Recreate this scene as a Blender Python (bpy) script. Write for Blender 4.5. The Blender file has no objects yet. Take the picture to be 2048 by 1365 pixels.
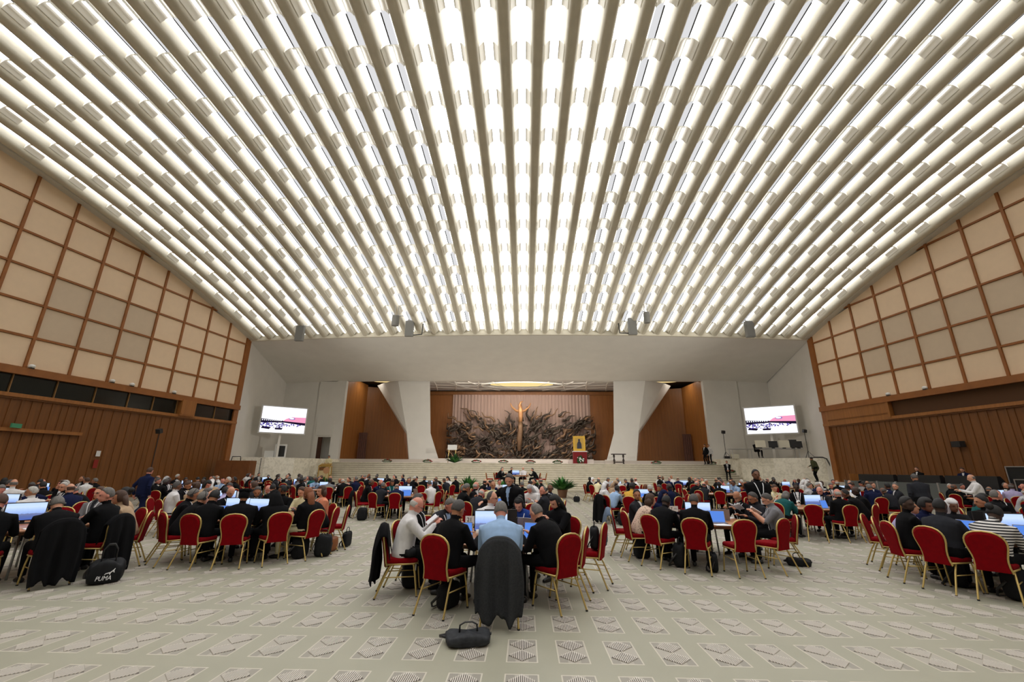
import bpy, bmesh, math, random
from math import sin, cos, pi, radians as rad, sqrt, atan2, tan, exp
from mathutils import Vector, Matrix
import numpy as np
SC = bpy.context.scene
COL = SC.collection
random.seed(7)

# ------------------------------------------------------------------ camera, exposure, world
CAM_H = 1.7
P_, Y_, R_ = rad(16.5), rad(1.85), rad(.42)
fwd = Vector((-sin(Y_)*cos(P_), cos(Y_)*cos(P_), sin(P_)))
rt = Vector((cos(Y_), sin(Y_), 0)); up = rt.cross(fwd)
r2 = rt*cos(R_) + up*sin(R_); u2 = up*cos(R_) - rt*sin(R_)
cam = bpy.data.cameras.new('camera'); camo = bpy.data.objects.new('camera', cam); COL.objects.link(camo)
M = Matrix((r2, u2, -fwd)).transposed().to_4x4(); M.translation = Vector((0, 0, CAM_H)); camo.matrix_world = M
cam.sensor_width = 36; cam.lens = 857/2048*36; cam.clip_start = .05; cam.clip_end = 300
SC.camera = camo
SC.view_settings.view_transform = 'Standard'; SC.view_settings.look = 'None'
SC.view_settings.gamma = 1; SC.view_settings.use_curve_mapping = False
SC.view_settings.exposure = 0.10
w = bpy.data.worlds.new('world'); SC.world = w; w.use_nodes = True
w.node_tree.nodes['Background'].inputs[0].default_value = (.9, .95, 1, 1)
w.node_tree.nodes['Background'].inputs[1].default_value = .02
SC.cycles.use_denoising = True; SC.cycles.max_bounces = 6; SC.cycles.diffuse_bounces = 4; SC.cycles.glossy_bounces = 2; SC.cycles.transmission_bounces = 4
SC.cycles.use_adaptive_sampling = True; SC.cycles.adaptive_threshold = .02; SC.cycles.caustics_reflective = False
LAMP = 4.5      # strength of the lit coffers of the vault, the hall's own light

# ------------------------------------------------------------------ materials
MATS = {}
def mat(name, col, rough=.6, metal=0, emit=None, es=1, noise=0, nscale=8, bump=0, spec=.5, coat=0, stretch=None, sheen=0):
    if name in MATS: return MATS[name]
    m = bpy.data.materials.new(name); m.use_nodes = True; MATS[name] = m
    nt = m.node_tree; b = nt.nodes['Principled BSDF']
    b.inputs['Base Color'].default_value = (*col, 1); b.inputs['Roughness'].default_value = rough
    b.inputs['Metallic'].default_value = metal; b.inputs['Specular IOR Level'].default_value = spec
    if coat: b.inputs['Coat Weight'].default_value = coat
    if sheen: b.inputs['Sheen Weight'].default_value = sheen
    if emit:
        b.inputs['Emission Color'].default_value = (*emit, 1); b.inputs['Emission Strength'].default_value = es
    if noise or bump:
        tc = nt.nodes.new('ShaderNodeTexCoord'); mp = nt.nodes.new('ShaderNodeMapping')
        nt.links.new(tc.outputs['Object'], mp.inputs[0])
        if stretch: mp.inputs['Scale'].default_value = stretch
        n = nt.nodes.new('ShaderNodeTexNoise'); n.inputs['Scale'].default_value = nscale; n.inputs['Detail'].default_value = 4
        nt.links.new(mp.outputs[0], n.inputs['Vector'])
        if noise:
            r = nt.nodes.new('ShaderNodeMapRange'); r.inputs[1].default_value = .3; r.inputs[2].default_value = .7
            r.inputs[3].default_value = 1-noise; r.inputs[4].default_value = 1+noise
            nt.links.new(n.outputs['Fac'], r.inputs[0])
            mx = nt.nodes.new('ShaderNodeVectorMath'); mx.operation = 'SCALE'; mx.inputs[0].default_value = col
            nt.links.new(r.outputs[0], mx.inputs['Scale']); nt.links.new(mx.outputs[0], b.inputs['Base Color'])
        if bump:
            bp = nt.nodes.new('ShaderNodeBump'); bp.inputs['Strength'].default_value = bump
            nt.links.new(n.outputs['Fac'], bp.inputs['Height']); nt.links.new(bp.outputs[0], b.inputs['Normal'])
    return m
def emis(name, col, s):
    if name in MATS: return MATS[name]
    m = bpy.data.materials.new(name); m.use_nodes = True; MATS[name] = m
    nt = m.node_tree; nt.nodes.remove(nt.nodes['Principled BSDF'])
    e = nt.nodes.new('ShaderNodeEmission'); e.inputs[0].default_value = (*col, 1); e.inputs[1].default_value = s
    nt.links.new(e.outputs[0], nt.nodes['Material Output'].inputs[0]); return m
def sr(r, g, b):      # sRGB 0-255 to linear
    f = lambda c: (c/255)/12.92 if c/255 <= .04045 else ((c/255+.055)/1.055)**2.4
    return (f(r), f(g), f(b))

concrete = mat('concrete', sr(206, 202, 190), .8, noise=.035, nscale=1.2)
rib_conc = mat('rib_concrete', sr(210, 204, 186), .75, noise=.06, nscale=1.5)
stage_conc = mat('stage_concrete', sr(224, 221, 215), .8, noise=.03, nscale=.9, bump=.02)
wood = mat('wood_panel', sr(122, 75, 33), .45, noise=.16, nscale=1.6, stretch=(6, 6, .35))
wood_dark = mat('wood_batten', sr(122, 76, 33), .5, noise=.15, nscale=2, stretch=(5, 5, .4))
wood_light = mat('wood_light', sr(158, 102, 50), .45, noise=.14, nscale=1.4, stretch=(7, 7, .3))
wood_red = mat('wood_red', sr(140, 90, 47), .45, noise=.14, nscale=1.4, stretch=(7, 7, .3))
fabric = mat('wall_fabric', sr(238, 212, 180), .9, noise=.02, nscale=3)
fabric2 = mat('wall_fabric_grey', sr(214, 194, 168), .9, noise=.02, nscale=3)
dark_glass = mat('dark_glass', (.012, .014, .012), .12)
black = mat('black_plastic', (.012, .012, .013), .5)
gold = mat('gold_metal', sr(205, 178, 112), .32, metal=.75)
white = mat('white_paint', (.8, .8, .78), .5)
steel = mat('steel', (.5, .5, .5), .35, metal=.8)
grey_pl = mat('grey_plastic', (.3, .3, .3), .5)

def marble_mat():
    m = mat('marble', sr(226, 220, 204), .35)
    nt = m.node_tree; b = nt.nodes['Principled BSDF']
    tc = nt.nodes.new('ShaderNodeTexCoord'); n = nt.nodes.new('ShaderNodeTexNoise'); n.inputs['Scale'].default_value = 3.2
    n.inputs['Detail'].default_value = 8; n.inputs['Distortion'].default_value = 1.5
    nt.links.new(tc.outputs['Object'], n.inputs['Vector'])
    cr = nt.nodes.new('ShaderNodeValToRGB'); cr.color_ramp.elements[0].position = .38; cr.color_ramp.elements[0].color = (*sr(212, 206, 188), 1)
    cr.color_ramp.elements[1].position = .56; cr.color_ramp.elements[1].color = (*sr(234, 228, 212), 1)
    nt.links.new(n.outputs['Fac'], cr.inputs[0]); nt.links.new(cr.outputs[0], b.inputs['Base Color'])
    return m
marble = marble_mat()
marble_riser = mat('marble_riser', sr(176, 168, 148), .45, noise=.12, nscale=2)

# ------------------------------------------------------------------ mesh builder
class MB:
    def __init__(s): s.v = []; s.f = []; s.m = []
    def add(s, vs, fs, mi=0):
        o = len(s.v); s.v += [tuple(v) for v in vs]
        for f in fs: s.f.append(tuple(i+o for i in f)); s.m.append(mi)
        return s
    def box(s, x0, x1, y0, y1, z0, z1, mi=0, xf=None):
        vs = [(x, y, z) for z in (z0, z1) for y in (y0, y1) for x in (x0, x1)]
        if xf: vs = [tuple(xf @ Vector(v)) for v in vs]
        return s.add(vs, [(0, 2, 3, 1), (4, 5, 7, 6), (0, 1, 5, 4), (2, 6, 7, 3), (0, 4, 6, 2), (1, 3, 7, 5)], mi)
    def cbox(s, c, d, mi=0, rz=0, rx=0, ry=0):
        xf = Matrix.Translation(c) @ Matrix.Rotation(rz, 4, 'Z') @ Matrix.Rotation(rx, 4, 'X') @ Matrix.Rotation(ry, 4, 'Y')
        return s.box(-d[0]/2, d[0]/2, -d[1]/2, d[1]/2, -d[2]/2, d[2]/2, mi, xf)
    def prism(s, poly, y0, y1, mi=0, axis='y', xf=None):
        n = len(poly)
        mk = {'y': lambda a, b, t: (a, t, b), 'x': lambda a, b, t: (t, a, b), 'z': lambda a, b, t: (a, b, t)}[axis]
        vs = [mk(a, b, y0) for a, b in poly] + [mk(a, b, y1) for a, b in poly]
        if xf: vs = [tuple(xf @ Vector(v)) for v in vs]
        return s.add(vs, [tuple(range(n)), tuple(range(2*n-1, n-1, -1))] + [(i, i+n, (i+1) % n+n, (i+1) % n) for i in range(n)], mi)
    def tube(s, pts, r, mi=0, n=8, cap=True, closed=False):
        pts = [Vector(p) for p in pts]; N = len(pts); rs = r if isinstance(r, (list, tuple)) else [r]*N
        rings = []; prev = None
        for i, p in enumerate(pts):
            a = pts[(i-1) % N] if (i > 0 or closed) else p; b = pts[(i+1) % N] if (i < N-1 or closed) else p
            t = (b-a)
            t = t.normalized() if t.length > 1e-9 else Vector((0, 0, 1))
            if prev is None:
                q = Vector((0, 0, 1)) if abs(t.z) < .9 else Vector((1, 0, 0)); e1 = t.cross(q).normalized()
            else:
                e1 = (prev - t*prev.dot(t)); e1 = e1.normalized() if e1.length > 1e-6 else t.orthogonal().normalized()
            prev = e1; e2 = t.cross(e1)
            rr = rs[i]; ra, rb = rr if isinstance(rr, tuple) else (rr, rr)
            rings.append([p + e1*ra*cos(2*pi*k/n) + e2*rb*sin(2*pi*k/n) for k in range(n)])
        vs = [v for R in rings for v in R]; fs = []
        for i in range(N if closed else N-1):
            j = (i+1) % N
            for k in range(n): fs.append((i*n+k, i*n+(k+1) % n, j*n+(k+1) % n, j*n+k))
        if cap and not closed: fs += [tuple(range(n-1, -1, -1)), tuple((N-1)*n+k for k in range(n))]
        return s.add(vs, fs, mi)
    def lathe(s, prof, c=(0, 0, 0), n=16, mi=0, xf=None):
        vs = []; m = len(prof)
        for k in range(n):
            a = 2*pi*k/n
            for r, z in prof: vs.append((c[0]+r*cos(a), c[1]+r*sin(a), c[2]+z))
        if xf: vs = [tuple(xf @ Vector(v)) for v in vs]
        fs = [(k*m+i, ((k+1) % n)*m+i, ((k+1) % n)*m+i+1, k*m+i+1) for k in range(n) for i in range(m-1)]
        if prof[0][0] > 1e-5: fs.append(tuple(k*m for k in range(n-1, -1, -1)))
        if prof[-1][0] > 1e-5: fs.append(tuple(k*m+m-1 for k in range(n)))
        return s.add(vs, fs, mi)
    def ell(s, c, r, mi=0, n=12, m=8, xf=None):
        vs = [(0, 0, -1)]
        for i in range(1, m):
            t = -pi/2 + pi*i/m
            for k in range(n): vs.append((cos(t)*cos(2*pi*k/n), cos(t)*sin(2*pi*k/n), sin(t)))
        vs.append((0, 0, 1)); X = xf or Matrix.Identity(4)
        vs = [tuple(X @ Vector((c[0]+v[0]*r[0], c[1]+v[1]*r[1], c[2]+v[2]*r[2]))) for v in vs]
        fs = [(0, 1+(k+1) % n, 1+k) for k in range(n)]
        for i in range(m-2):
            for k in range(n): a = 1+i*n; fs.append((a+k, a+(k+1) % n, a+n+(k+1) % n, a+n+k))
        a = 1+(m-2)*n; fs += [(a+k, a+(k+1) % n, len(vs)-1) for k in range(n)]
        return s.add(vs, fs, mi)
    def grid(s, fn, nu, nv, mi=0):
        vs = [fn(i/nu, j/nv) for i in range(nu+1) for j in range(nv+1)]
        return s.add(vs, [(i*(nv+1)+j, (i+1)*(nv+1)+j, (i+1)*(nv+1)+j+1, i*(nv+1)+j+1) for i in range(nu) for j in range(nv)], mi)
    def mesh(s, name, mats, smooth=False, ang=None):
        me = bpy.data.meshes.new(name); me.from_pydata(s.v, [], s.f)
        for m in mats: me.materials.append(m)
        me.polygons.foreach_set('material_index', s.m)
        bm = bmesh.new(); bm.from_mesh(me); bmesh.ops.recalc_face_normals(bm, faces=bm.faces); bm.to_mesh(me); bm.free()
        if smooth: me.polygons.foreach_set('use_smooth', [True]*len(me.polygons))
        if smooth and ang: 
            try: me.set_sharp_from_angle(angle=rad(ang))
            except Exception: pass
        me.update(); return me
    def build(s, name, mats, parent=None, smooth=False, ang=None, loc=None, rz=0):
        if not isinstance(mats, (list, tuple)): mats = [mats]
        o = bpy.data.objects.new(name, s.mesh(name, mats, smooth, ang)); COL.objects.link(o)
        if parent: o.parent = parent
        if loc is not None: o.location = loc
        if rz: o.rotation_euler[2] = rz
        return o
def obj(name, me, parent=None, loc=(0, 0, 0), rz=0):
    o = bpy.data.objects.new(name, me); COL.objects.link(o); o.parent = parent; o.location = loc; o.rotation_euler = (0, 0, rz); return o
def thing(name, label, cat, loc=(0, 0, 0), rz=0, group=None):
    o = bpy.data.objects.new(name, None); COL.objects.link(o); o.location = loc; o.rotation_euler = (0, 0, rz)
    return tag(o, label, cat, group)
def tag(o, label, cat, group=None, kind=None):
    o['label'] = label; o['category'] = cat
    if group: o['group'] = group
    if kind: o['kind'] = kind
    return o
def struct(o): o['kind'] = 'structure'; return o
def zf(y):
    if y < 10: return -.0105*y
    t = min(y, 16)-10
    return -.105 - .0105*t*(1-t/12)
# ------------------------------------------------------------------ hall shell
S8 = tan(rad(8.8))
def XL(y): return -22.5 - (33-y)*S8
def XR(y): return 22.25 + (33-y)*S8
YB = -10.0
def zvault(y): return 16.1 - .211*(y-16.3) - .00691*(y-16.3)*(y-23.5)
def zv(s, y):
    if y < 3: y = 3 + (y-3)*.0
    u = s/20
    return zvault(y) + .5*(1-u*u)
def xv(s, y): return (XL(y)+XR(y))/2 + s*(XR(y)-XL(y))/40

# floor: follows the hall's gentle fall towards the stage; tile frames and vent panels are its pattern
TA, TW, TB, TH, TX, TY = .4958, .3035, .822, .581, -.188, 4.705
def floor_mat():
    m = bpy.data.materials.new('tiled_floor'); m.use_nodes = True; nt = m.node_tree; N = nt.nodes; Lk = nt.links
    b = N['Principled BSDF']; b.inputs['Roughness'].default_value = .42; b.inputs['Specular IOR Level'].default_value = .35
    tc = N.new('ShaderNodeTexCoord'); sp = N.new('ShaderNodeSeparateXYZ'); Lk.new(tc.outputs['Object'], sp.inputs[0])
    def mth(op, a, c=None, d=None):
        n = N.new('ShaderNodeMath'); n.operation = op
        for i, q in enumerate((a, c, d)):
            if q is None: continue
            if isinstance(q, (int, float)): n.inputs[i].default_value = q
            else: Lk.new(q, n.inputs[i])
        return n.outputs[0]
    fx = mth('FRACT', mth('DIVIDE', mth('SUBTRACT', sp.outputs[0], TX - 100*TA), TA))
    fy = mth('FRACT', mth('DIVIDE', mth('SUBTRACT', sp.outputs[1], TY - 100*TB), TB))
    lx = mth('MULTIPLY', fx, TA); ly = mth('MULTIPLY', fy, TB)            # metres inside the cell
    ins = mth('MULTIPLY', mth('LESS_THAN', lx, TW), mth('LESS_THAN', ly, TH))
    dx = mth('ABSOLUTE', mth('SUBTRACT', lx, TW/2)); dy = mth('ABSOLUTE', mth('SUBTRACT', ly, TH/2))
    core = mth('MULTIPLY', mth('LESS_THAN', dx, TW/2-.013), mth('LESS_THAN', dy, TH/2-.016))
    # two diamonds, one above the other
    ddy = mth('ABSOLUTE', mth('SUBTRACT', dy, TH*.235))
    dia = mth('LESS_THAN', mth('ADD', mth('DIVIDE', dx, TW*.44), mth('DIVIDE', ddy, TH*.225)), 1.0)
    edge = mth('MULTIPLY', mth('GREATER_THAN', dy, TH*.22), mth('GREATER_THAN', dx, TW*.2))
    groove = mth('LESS_THAN', mth('FRACT', mth('DIVIDE', lx, .0168)), .5)
    def mix(f, a, c):
        n = N.new('ShaderNodeMix'); n.data_type = 'RGBA'; Lk.new(f, n.inputs['Factor'])
        for i, q in (('A', a), ('B', c)):
            s_ = [k for k in n.inputs if k.name == i and k.type == 'RGBA'][0]
            if isinstance(q, tuple): s_.default_value = (*q, 1)
            else: Lk.new(q, s_)
        return [k for k in n.outputs if k.type == 'RGBA'][0]
    no = N.new('ShaderNodeTexNoise'); no.inputs['Scale'].default_value = 1.3; no.inputs['Detail'].default_value = 3; Lk.new(tc.outputs['Object'], no.inputs['Vector'])
    base = mix(no.outputs['Fac'], sr(150, 148, 130), sr(166, 163, 145))
    inner = mix(edge, sr(170, 164, 152), sr(150, 145, 134))
    inner = mix(dia, inner, sr(84, 76, 70))  # dark diamond fill stands for the shade in the grooves between slats
    til = mix(core, sr(196, 190, 174), inner)
    col = mix(ins, base, til)
    Lk.new(col, b.inputs['Base Color'])
    return m
ys = [YB + i*(46-YB)/56 for i in range(57)]
f = MB(); f.grid(lambda u, v: (-34+68*u, YB+(46-YB)*v, zf(max(YB+(46-YB)*v, 0))), 1, 56)
floor_o = f.build('floor', floor_mat()); struct(floor_o)
# raised slats of the vent panels (real relief: gaps show along the slats, pale sides show across them)
sl = MB(); SLAT = .0088
for r in range(-1, 34):
    for c in range(-42, 43):
        x0, y0 = TX + c*TA + TW/2, TY + r*TB + TH/2
        if abs(x0+.02) > 1.32*y0 + 1.0 or y0 > 24: continue
        if (r >= 22 and False): continue
        for sg in (-1, 1):
            cy = y0 + sg*TH*.235; zz = zf(cy)
            n = 15 if y0 < 15 else 9
            pit = TW*.88/n
            for k in range(n):
                xx = (k-(n-1)/2)*pit; L = TH*.225*(1-abs(xx)/(TW*.44))
                if L < .01: continue
                w2 = pit*.26; h = pit*.5
                a0, a1, b0, b1 = x0+xx-w2, x0+xx+w2, cy-L, cy+L
                sl.add([(a0, b0, zz), (a1, b0, zz), (a1, b1, zz), (a0, b1, zz), (a0, b0, zz+h), (a1, b0, zz+h), (a1, b1, zz+h), (a0, b1, zz+h)],
                       [(4, 5, 6, 7), (0, 4, 7, 3), (1, 2, 6, 5), (0, 1, 5, 4)])
sl_me = bpy.data.meshes.new('vent_slats'); sl_me.from_pydata(sl.v, [], sl.f)
sl_me.materials.append(mat('slat_metal', sr(206, 199, 188), .5))
sl_o = obj('vent_slats', sl_me, floor_o)

# vault: forty concrete ribs, lit coffers between them
ceil = bpy.data.objects.new('ceiling', None); COL.objects.link(ceil); struct(ceil)
Y0c, Y1c = YB, 32.9
yy = [Y0c + (Y1c-Y0c)*i/30 for i in range(31)]
prof = [(-.28, .66), (-.26, .55), (-.24, .46), (-.22, .36), (-.20, .24), (-.175, .12), (-.12, .035), (-.05, .005), (.05, .005), (.12, .035), (.175, .12), (.20, .24), (.22, .36), (.24, .46), (.26, .55), (.28, .66)]
for k in range(40):
    s0 = k-19.5; m = MB(); n = len(prof)
    vs = [(xv(s0+a, y), y, zv(s0, y)+b) for y in yy for a, b in prof]
    fs = [(i*n+j, i*n+j+1, (i+1)*n+j+1, (i+1)*n+j) for i in range(len(yy)-1) for j in range(n-1)]
    m.add(vs, fs); m.add([(xv(s0+a, Y1c), Y1c, zv(s0, Y1c)+b) for a, b in prof], [tuple(range(n))])
    me = bpy.data.meshes.new('rib'); me.from_pydata(m.v, [], m.f); me.materials.append(rib_conc)
    me.polygons.foreach_set('use_smooth', [len(p.vertices) == 4 for p in me.polygons]); obj('rib', me, ceil)
MOD, WIN = 1.93, 1.22
lampm = emis('coffer_light', (.985, .985, 1), LAMP)
louv = emis('coffer_louver', (.98, .98, 1), .72)
frame_dk = mat('coffer_frame', (.05, .05, .05), .5)
mods = []
y = 31.9
while y > Y0c+MOD: mods.append((y-WIN, y)); y -= MOD
for k in range(41):
    sc_ = k-20.0
    lo, hi = (-.28, .28)
    if k == 0: lo = .08
    if k == 40: hi = -.08
    out = -1 if sc_ < 0 else 1
    m = MB(); win = MB()
    def P(a, y, h): return (xv(sc_+a, y), y, zv(sc_, y)+h)
    side = abs(sc_) > 3.5 and 0 < k < 40
    HT = .45
    for (a0, a1) in mods:
        for yy_ in (a0, a1):
            m.add([P(lo*1.05, yy_, .40), P(hi*1.05, yy_, .40), P(hi*1.05, yy_, HT+.05), P(lo*1.05, yy_, HT+.05)], [(0, 1, 2, 3)]) if False else None
        la, hb = lo*.98, hi*.98
        if side:
            o0, o1 = (la, hb) if out < 0 else (hb, la)
            q = lambda t: o0 + (o1-o0)*t
            for t0, t1, mi in ((0, .46, 0), (.46, .54, 1), (.54, .92, 2), (.92, 1, 0)):
                win.add([P(q(t0), a0, HT), P(q(t1), a0, HT), P(q(t1), a1, HT), P(q(t0), a1, HT)], [(0, 1, 2, 3)], mi)
        else:
            win.add([P(la, a0, HT), P(hb, a0, HT), P(hb, a1, HT), P(la, a1, HT)], [(0, 1, 2, 3)], 0)
    segs = [(b1, a0) for (a0, b0), (a1, b1) in zip(mods[:-1], mods[1:])] + [(mods[0][1], Y1c)]
    segs = [(q0, q1) for (q0, q1) in segs]
    for (y0, y1) in segs:
        # fillets rising from both flanks; a lit slit stays open between them along the crown
        for p, sg in ((lo, -1), (hi, 1)):
            if k in (0, 40): g1 = p*.3
            else: g1 = .07*sg if side else .13*sg
            NA = 5
            for i in range(NA):
                t0, t1 = i/NA, (i+1)/NA
                aa, ab = p*1.02+(g1-p*1.02)*t0, p*1.02+(g1-p*1.02)*t1
                ha, hb2 = .20+.24*sin(t0*pi/2), .20+.24*sin(t1*pi/2)
                m.add([P(aa, y0, ha), P(ab, y0, hb2), P(ab, y1, hb2), P(aa, y1, ha)], [(0, 1, 2, 3)])
                for ye in (y0, y1): m.add([P(aa, ye, ha), P(ab, ye, hb2), P(ab, ye, HT+.02), P(aa, ye, HT+.02)], [(0, 1, 2, 3)])
        gw = (.055 if side else .2) if 0 < k < 40 else .03
        hs = .34 if side else HT+.01  # in side coffers the glowing strip is lowered to brighten the fillets
        win.add([P(-gw, y0, hs), P(gw, y0, hs), P(gw, y1, hs), P(-gw, y1, hs)], [(0, 1, 2, 3)], 0)
    me = bpy.data.meshes.new('coffer'); me.from_pydata(m.v, [], m.f); me.materials.append(mat('saddle_concrete_lit', sr(244, 240, 228), .75)); obj('coffer', me, ceil)  # saddles paler than the ribs, standing in for light that misses them
    me = bpy.data.meshes.new('coffer_light'); me.from_pydata(win.v, [], win.f)
    for q_ in (lampm, frame_dk, louv): me.materials.append(q_)
    me.polygons.foreach_set('material_index', win.m); obj('coffer_light', me, ceil)
# roof deck above the ribs, front lip over the stage, edge beams along the side walls
m = MB(); m.grid(lambda u, v: (xv(-20.3+40.6*u, Y0c+(33.2-Y0c)*v), Y0c+(33.2-Y0c)*v, zv(0, Y0c+(33.2-Y0c)*v)+1.0), 1, 30); m.build('roof_deck', concrete, ceil)
m = MB()
for i in range(40):
    sa, sb = -20+i, -19+i
    m.add([(xv(sa, 33), 33, zv(sa, 33)-.0), (xv(sb, 33), 33, zv(sb, 33)), (xv(sb, 33), 33, 13.6), (xv(sa, 33), 33, 13.6)], [(0, 1, 2, 3)])
    m.add([(xv(sa, 33), 32.85, zv(sa, 33)-.02), (xv(sb, 33), 32.85, zv(sb, 33)-.02), (xv(sb, 33), 33.02, zv(sb, 33)-.02), (xv(sa, 33), 33.02, zv(sa, 33)-.02),
           (xv(sa, 33), 32.85, zv(sa, 33)+.16), (xv(sb, 33), 32.85, zv(sb, 33)+.16), (xv(sb, 33), 33.02, zv(sb, 33)+.2), (xv(sa, 33), 33.02, zv(sa, 33)+.2)], [(0, 1, 2, 3), (0, 1, 5, 4), (4, 5, 6, 7)])
m.build('front_lip', rib_conc, ceil)
for sd, X in ((-1, XL), (1, XR)):
    m = MB()
    for i in range(30):
        a, b = Y0c+(33-Y0c)*i/30, Y0c+(33-Y0c)*(i+1)/30
        q = []
        for y in (a, b):
            z = zvault(max(y, 3)); q.append([(X(y)-sd*.02+sd*.3, y, z), (X(y)-sd*.42, y, z+.02), (X(y)-sd*.5, y, z+.35), (X(y)-sd*.35, y, z+.9), (X(y)+sd*.3, y, z+.9)])
        m.add(q[0]+q[1], [(j, j+1, j+6, j+5) for j in range(4)])
    m.build('edge_beam', concrete, ceil)

# side walls: boarded lower wall, dark gallery glazing, fabric squares in a timber grid
def side_wall(sd):
    X = XL if sd < 0 else XR
    a8 = rad(8.8)*(-sd)
    def T(t, h, d=0):       # t along the wall from the stage end (y=33), h height, d depth out of the wall into the hall
        y = 33 - t*cos(rad(8.8))
        return (X(y) - sd*d*cos(rad(8.8)), y - d*sin(rad(8.8))*1, h)
    def bx(mb, t0, t1, h0, h1, d0, d1, mi=0):
        vs = [T(t, h, d) for h in (h0, h1) for d in (d0, d1) for t in (t0, t1)]
        mb.add(vs, [(0, 2, 3, 1), (4, 5, 7, 6), (0, 1, 5, 4), (2, 6, 7, 3), (0, 4, 6, 2), (1, 3, 7, 5)], mi)
    L = 43.5
    c = cos(rad(8.8))
    base = MB(); bx(base, 0, L, -.3, 18.5, -.4, -.12)
    root = base.build('wall_left' if sd < 0 else 'wall_right', mat('wall_backing', sr(90, 60, 35), .8)); struct(root)
    w_ = MB(); bx(w_, 0, L, -.25, 4.93, -.12, 0)
    rng = random.Random(3+sd); t = .1
    while t < L:
        wdt = rng.choice((.30, .42, .42, .55)); w_.mi = 0
        bx(w_, t+wdt-.03, t+wdt, -.2, 4.80, 0, .035, 1); t += wdt
    bx(w_, 0, L, 4.80, 4.98, 0, .16, 2); bx(w_, 0, L, 4.72, 4.80, 0, .1, 1)
    w_.build('boarding', [wood, wood_dark, wood_light], root)
    # fabric squares
    fab = MB(); g = MB(); rowz = [6.3, 7.75, 9.43, 11.12, 12.83, 14.5, 16.2, 17.9]
    ts = [(33-y)/c for y in (32.6, 30.8, 28.97, 27.12, 25.28, 23.45, 21.6, 19.75, 17.9, 16.05, 14.2, 12.35, 10.5, 8.65, 6.8, 4.95, 3.1, 1.25, -.6, -2.45, -4.3, -6.15, -8)]
    lowz = 6.2
    for i in range(len(ts)-1):
        for j in range(len(rowz)-1):
            t0, t1 = ts[i], ts[i+1]; h0, h1 = (rowz[j] if j else lowz), rowz[j+1]
            ya, yb = 33-t0*c, 33-t1*c
            z0, z1 = zvault(max(ya, 3)), zvault(max(yb, 3))
            if h0 > max(z0, z1): continue
            if sd < 0: gr = (j in (1, 2) and i in (4+0, 5, 6) and not (j == 2 and i == 4 and False))
            else: gr = (j in (1, 2) and i in (3, 4, 5, 6, 7)) or (j == 1 and i == 2) or (j == 2 and i == 2)
            g0 = .045
            q0, q1 = min(h1-g0, z0+.1), min(h1-g0, z1+.1)
            if min(q0, q1) < h0+g0:
                q0, q1 = max(q0, h0+g0), max(q1, h0+g0)
            vs = [T(t0+g0, h0+g0, 0), T(t1-g0, h0+g0, 0), T(t1-g0, q1, 0), T(t0+g0, q0, 0), T(t0+g0+.03, h0+g0+.03, .03), T(t1-g0-.03, h0+g0+.03, .03), T(t1-g0-.03, q1-.03, .03), T(t0+g0+.03, q0-.03, .03)]
            fab.add(vs, [(4, 5, 6, 7), (0, 1, 5, 4), (1, 2, 6, 5), (2, 3, 7, 6), (3, 0, 4, 7)], 1 if gr else 0)
    fab.build('fabric_panels', [fabric, fabric2], root)
    for t in ts:
        zt = zvault(max(33-t*c, 3)); bx(g, t-.06, t+.06, 6.1, zt, -.02, .1)
    for h in rowz[1:]:
        t0 = None
        # rail runs only while the vault is above it
        tt = 0
        for i in range(400):
            tt = i*.11
            if zvault(max(33-tt*c, 3)) > h-.05: t0 = tt; break
        if t0 is not None: bx(g, t0, L, h-.05, h+.05, -.02, .085)
    bx(g, 0, .42, -.2, 11.55, 0, .12)
    bx(g, 0, L, 5.87, 6.22, -.02, .24)
    g.build('timber_grid', wood_light if False else mat('wood_grid', sr(150, 92, 42), .5, noise=.12, nscale=2), root)
    gl = MB(); fr = MB(); bk = MB()
    if sd < 0:
        bx(gl, .4, L, 4.98, 5.87, -.1, -.08)
        for y in (31.0, 28.0, 26.4, 24.9, 23.1, 21.3, 19.5, 17.7, 15.9, 14, 12, 10, 8, 6, 4, 2, 0): t = (33-y)/c; bx(fr, t-.02, t+.02, 4.98, 5.87, -.09, 0)
        bx(bk, (33-29.15)/c, (33-28.1)/c, 4.9, 5.95, -.1, .3)
        bx(bk, (33-29.1)/c, (33-28.15)/c, 4.98, 5.1, .3, .32)
    else:
        t8 = (33-27.8)/c
        bx(gl, t8, L, 4.98, 5.87, -.42, -.40)
        for y in (24.6, 22.3, 20.6, 18, 15.5, 13, 10.5, 8, 5): t = (33-y)/c; bx(fr, t-.06, t+.06, 4.98, 5.87, -.38, -.2)
        bx(bk, .4, t8-.1, 4.98, 6.0, -.1, .16); bx(bk, t8-.15, t8, 4.9, 6.1, -.1, .2)
        for i in range(60): t = .5+i*.078; bx(bk, t, t+.04, 5.12, 5.22, .16, .175, 1)
    gl.build('gallery_glazing', dark_glass, root); fr.build('mullions', mat('mullion', sr(150, 112, 66), .4), root)
    bk.build('timber_box', [wood_light, wood_dark], root)
    if sd < 0:
        s_ = MB(); bx(s_, (33-22.9)/c, L, 3.2, 3.36, .0, .2); s_.build('ledge', wood_light, root)
    return T
TL_ = side_wall(-1); TR_ = side_wall(1)
# rear wall behind the camera closes the room
m = MB(); m.box(-32, 32, YB-.4, YB, -.5, 18.5); struct(m.build('wall_back', concrete))
# ------------------------------------------------------------------ stage end
st = MB()
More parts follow.
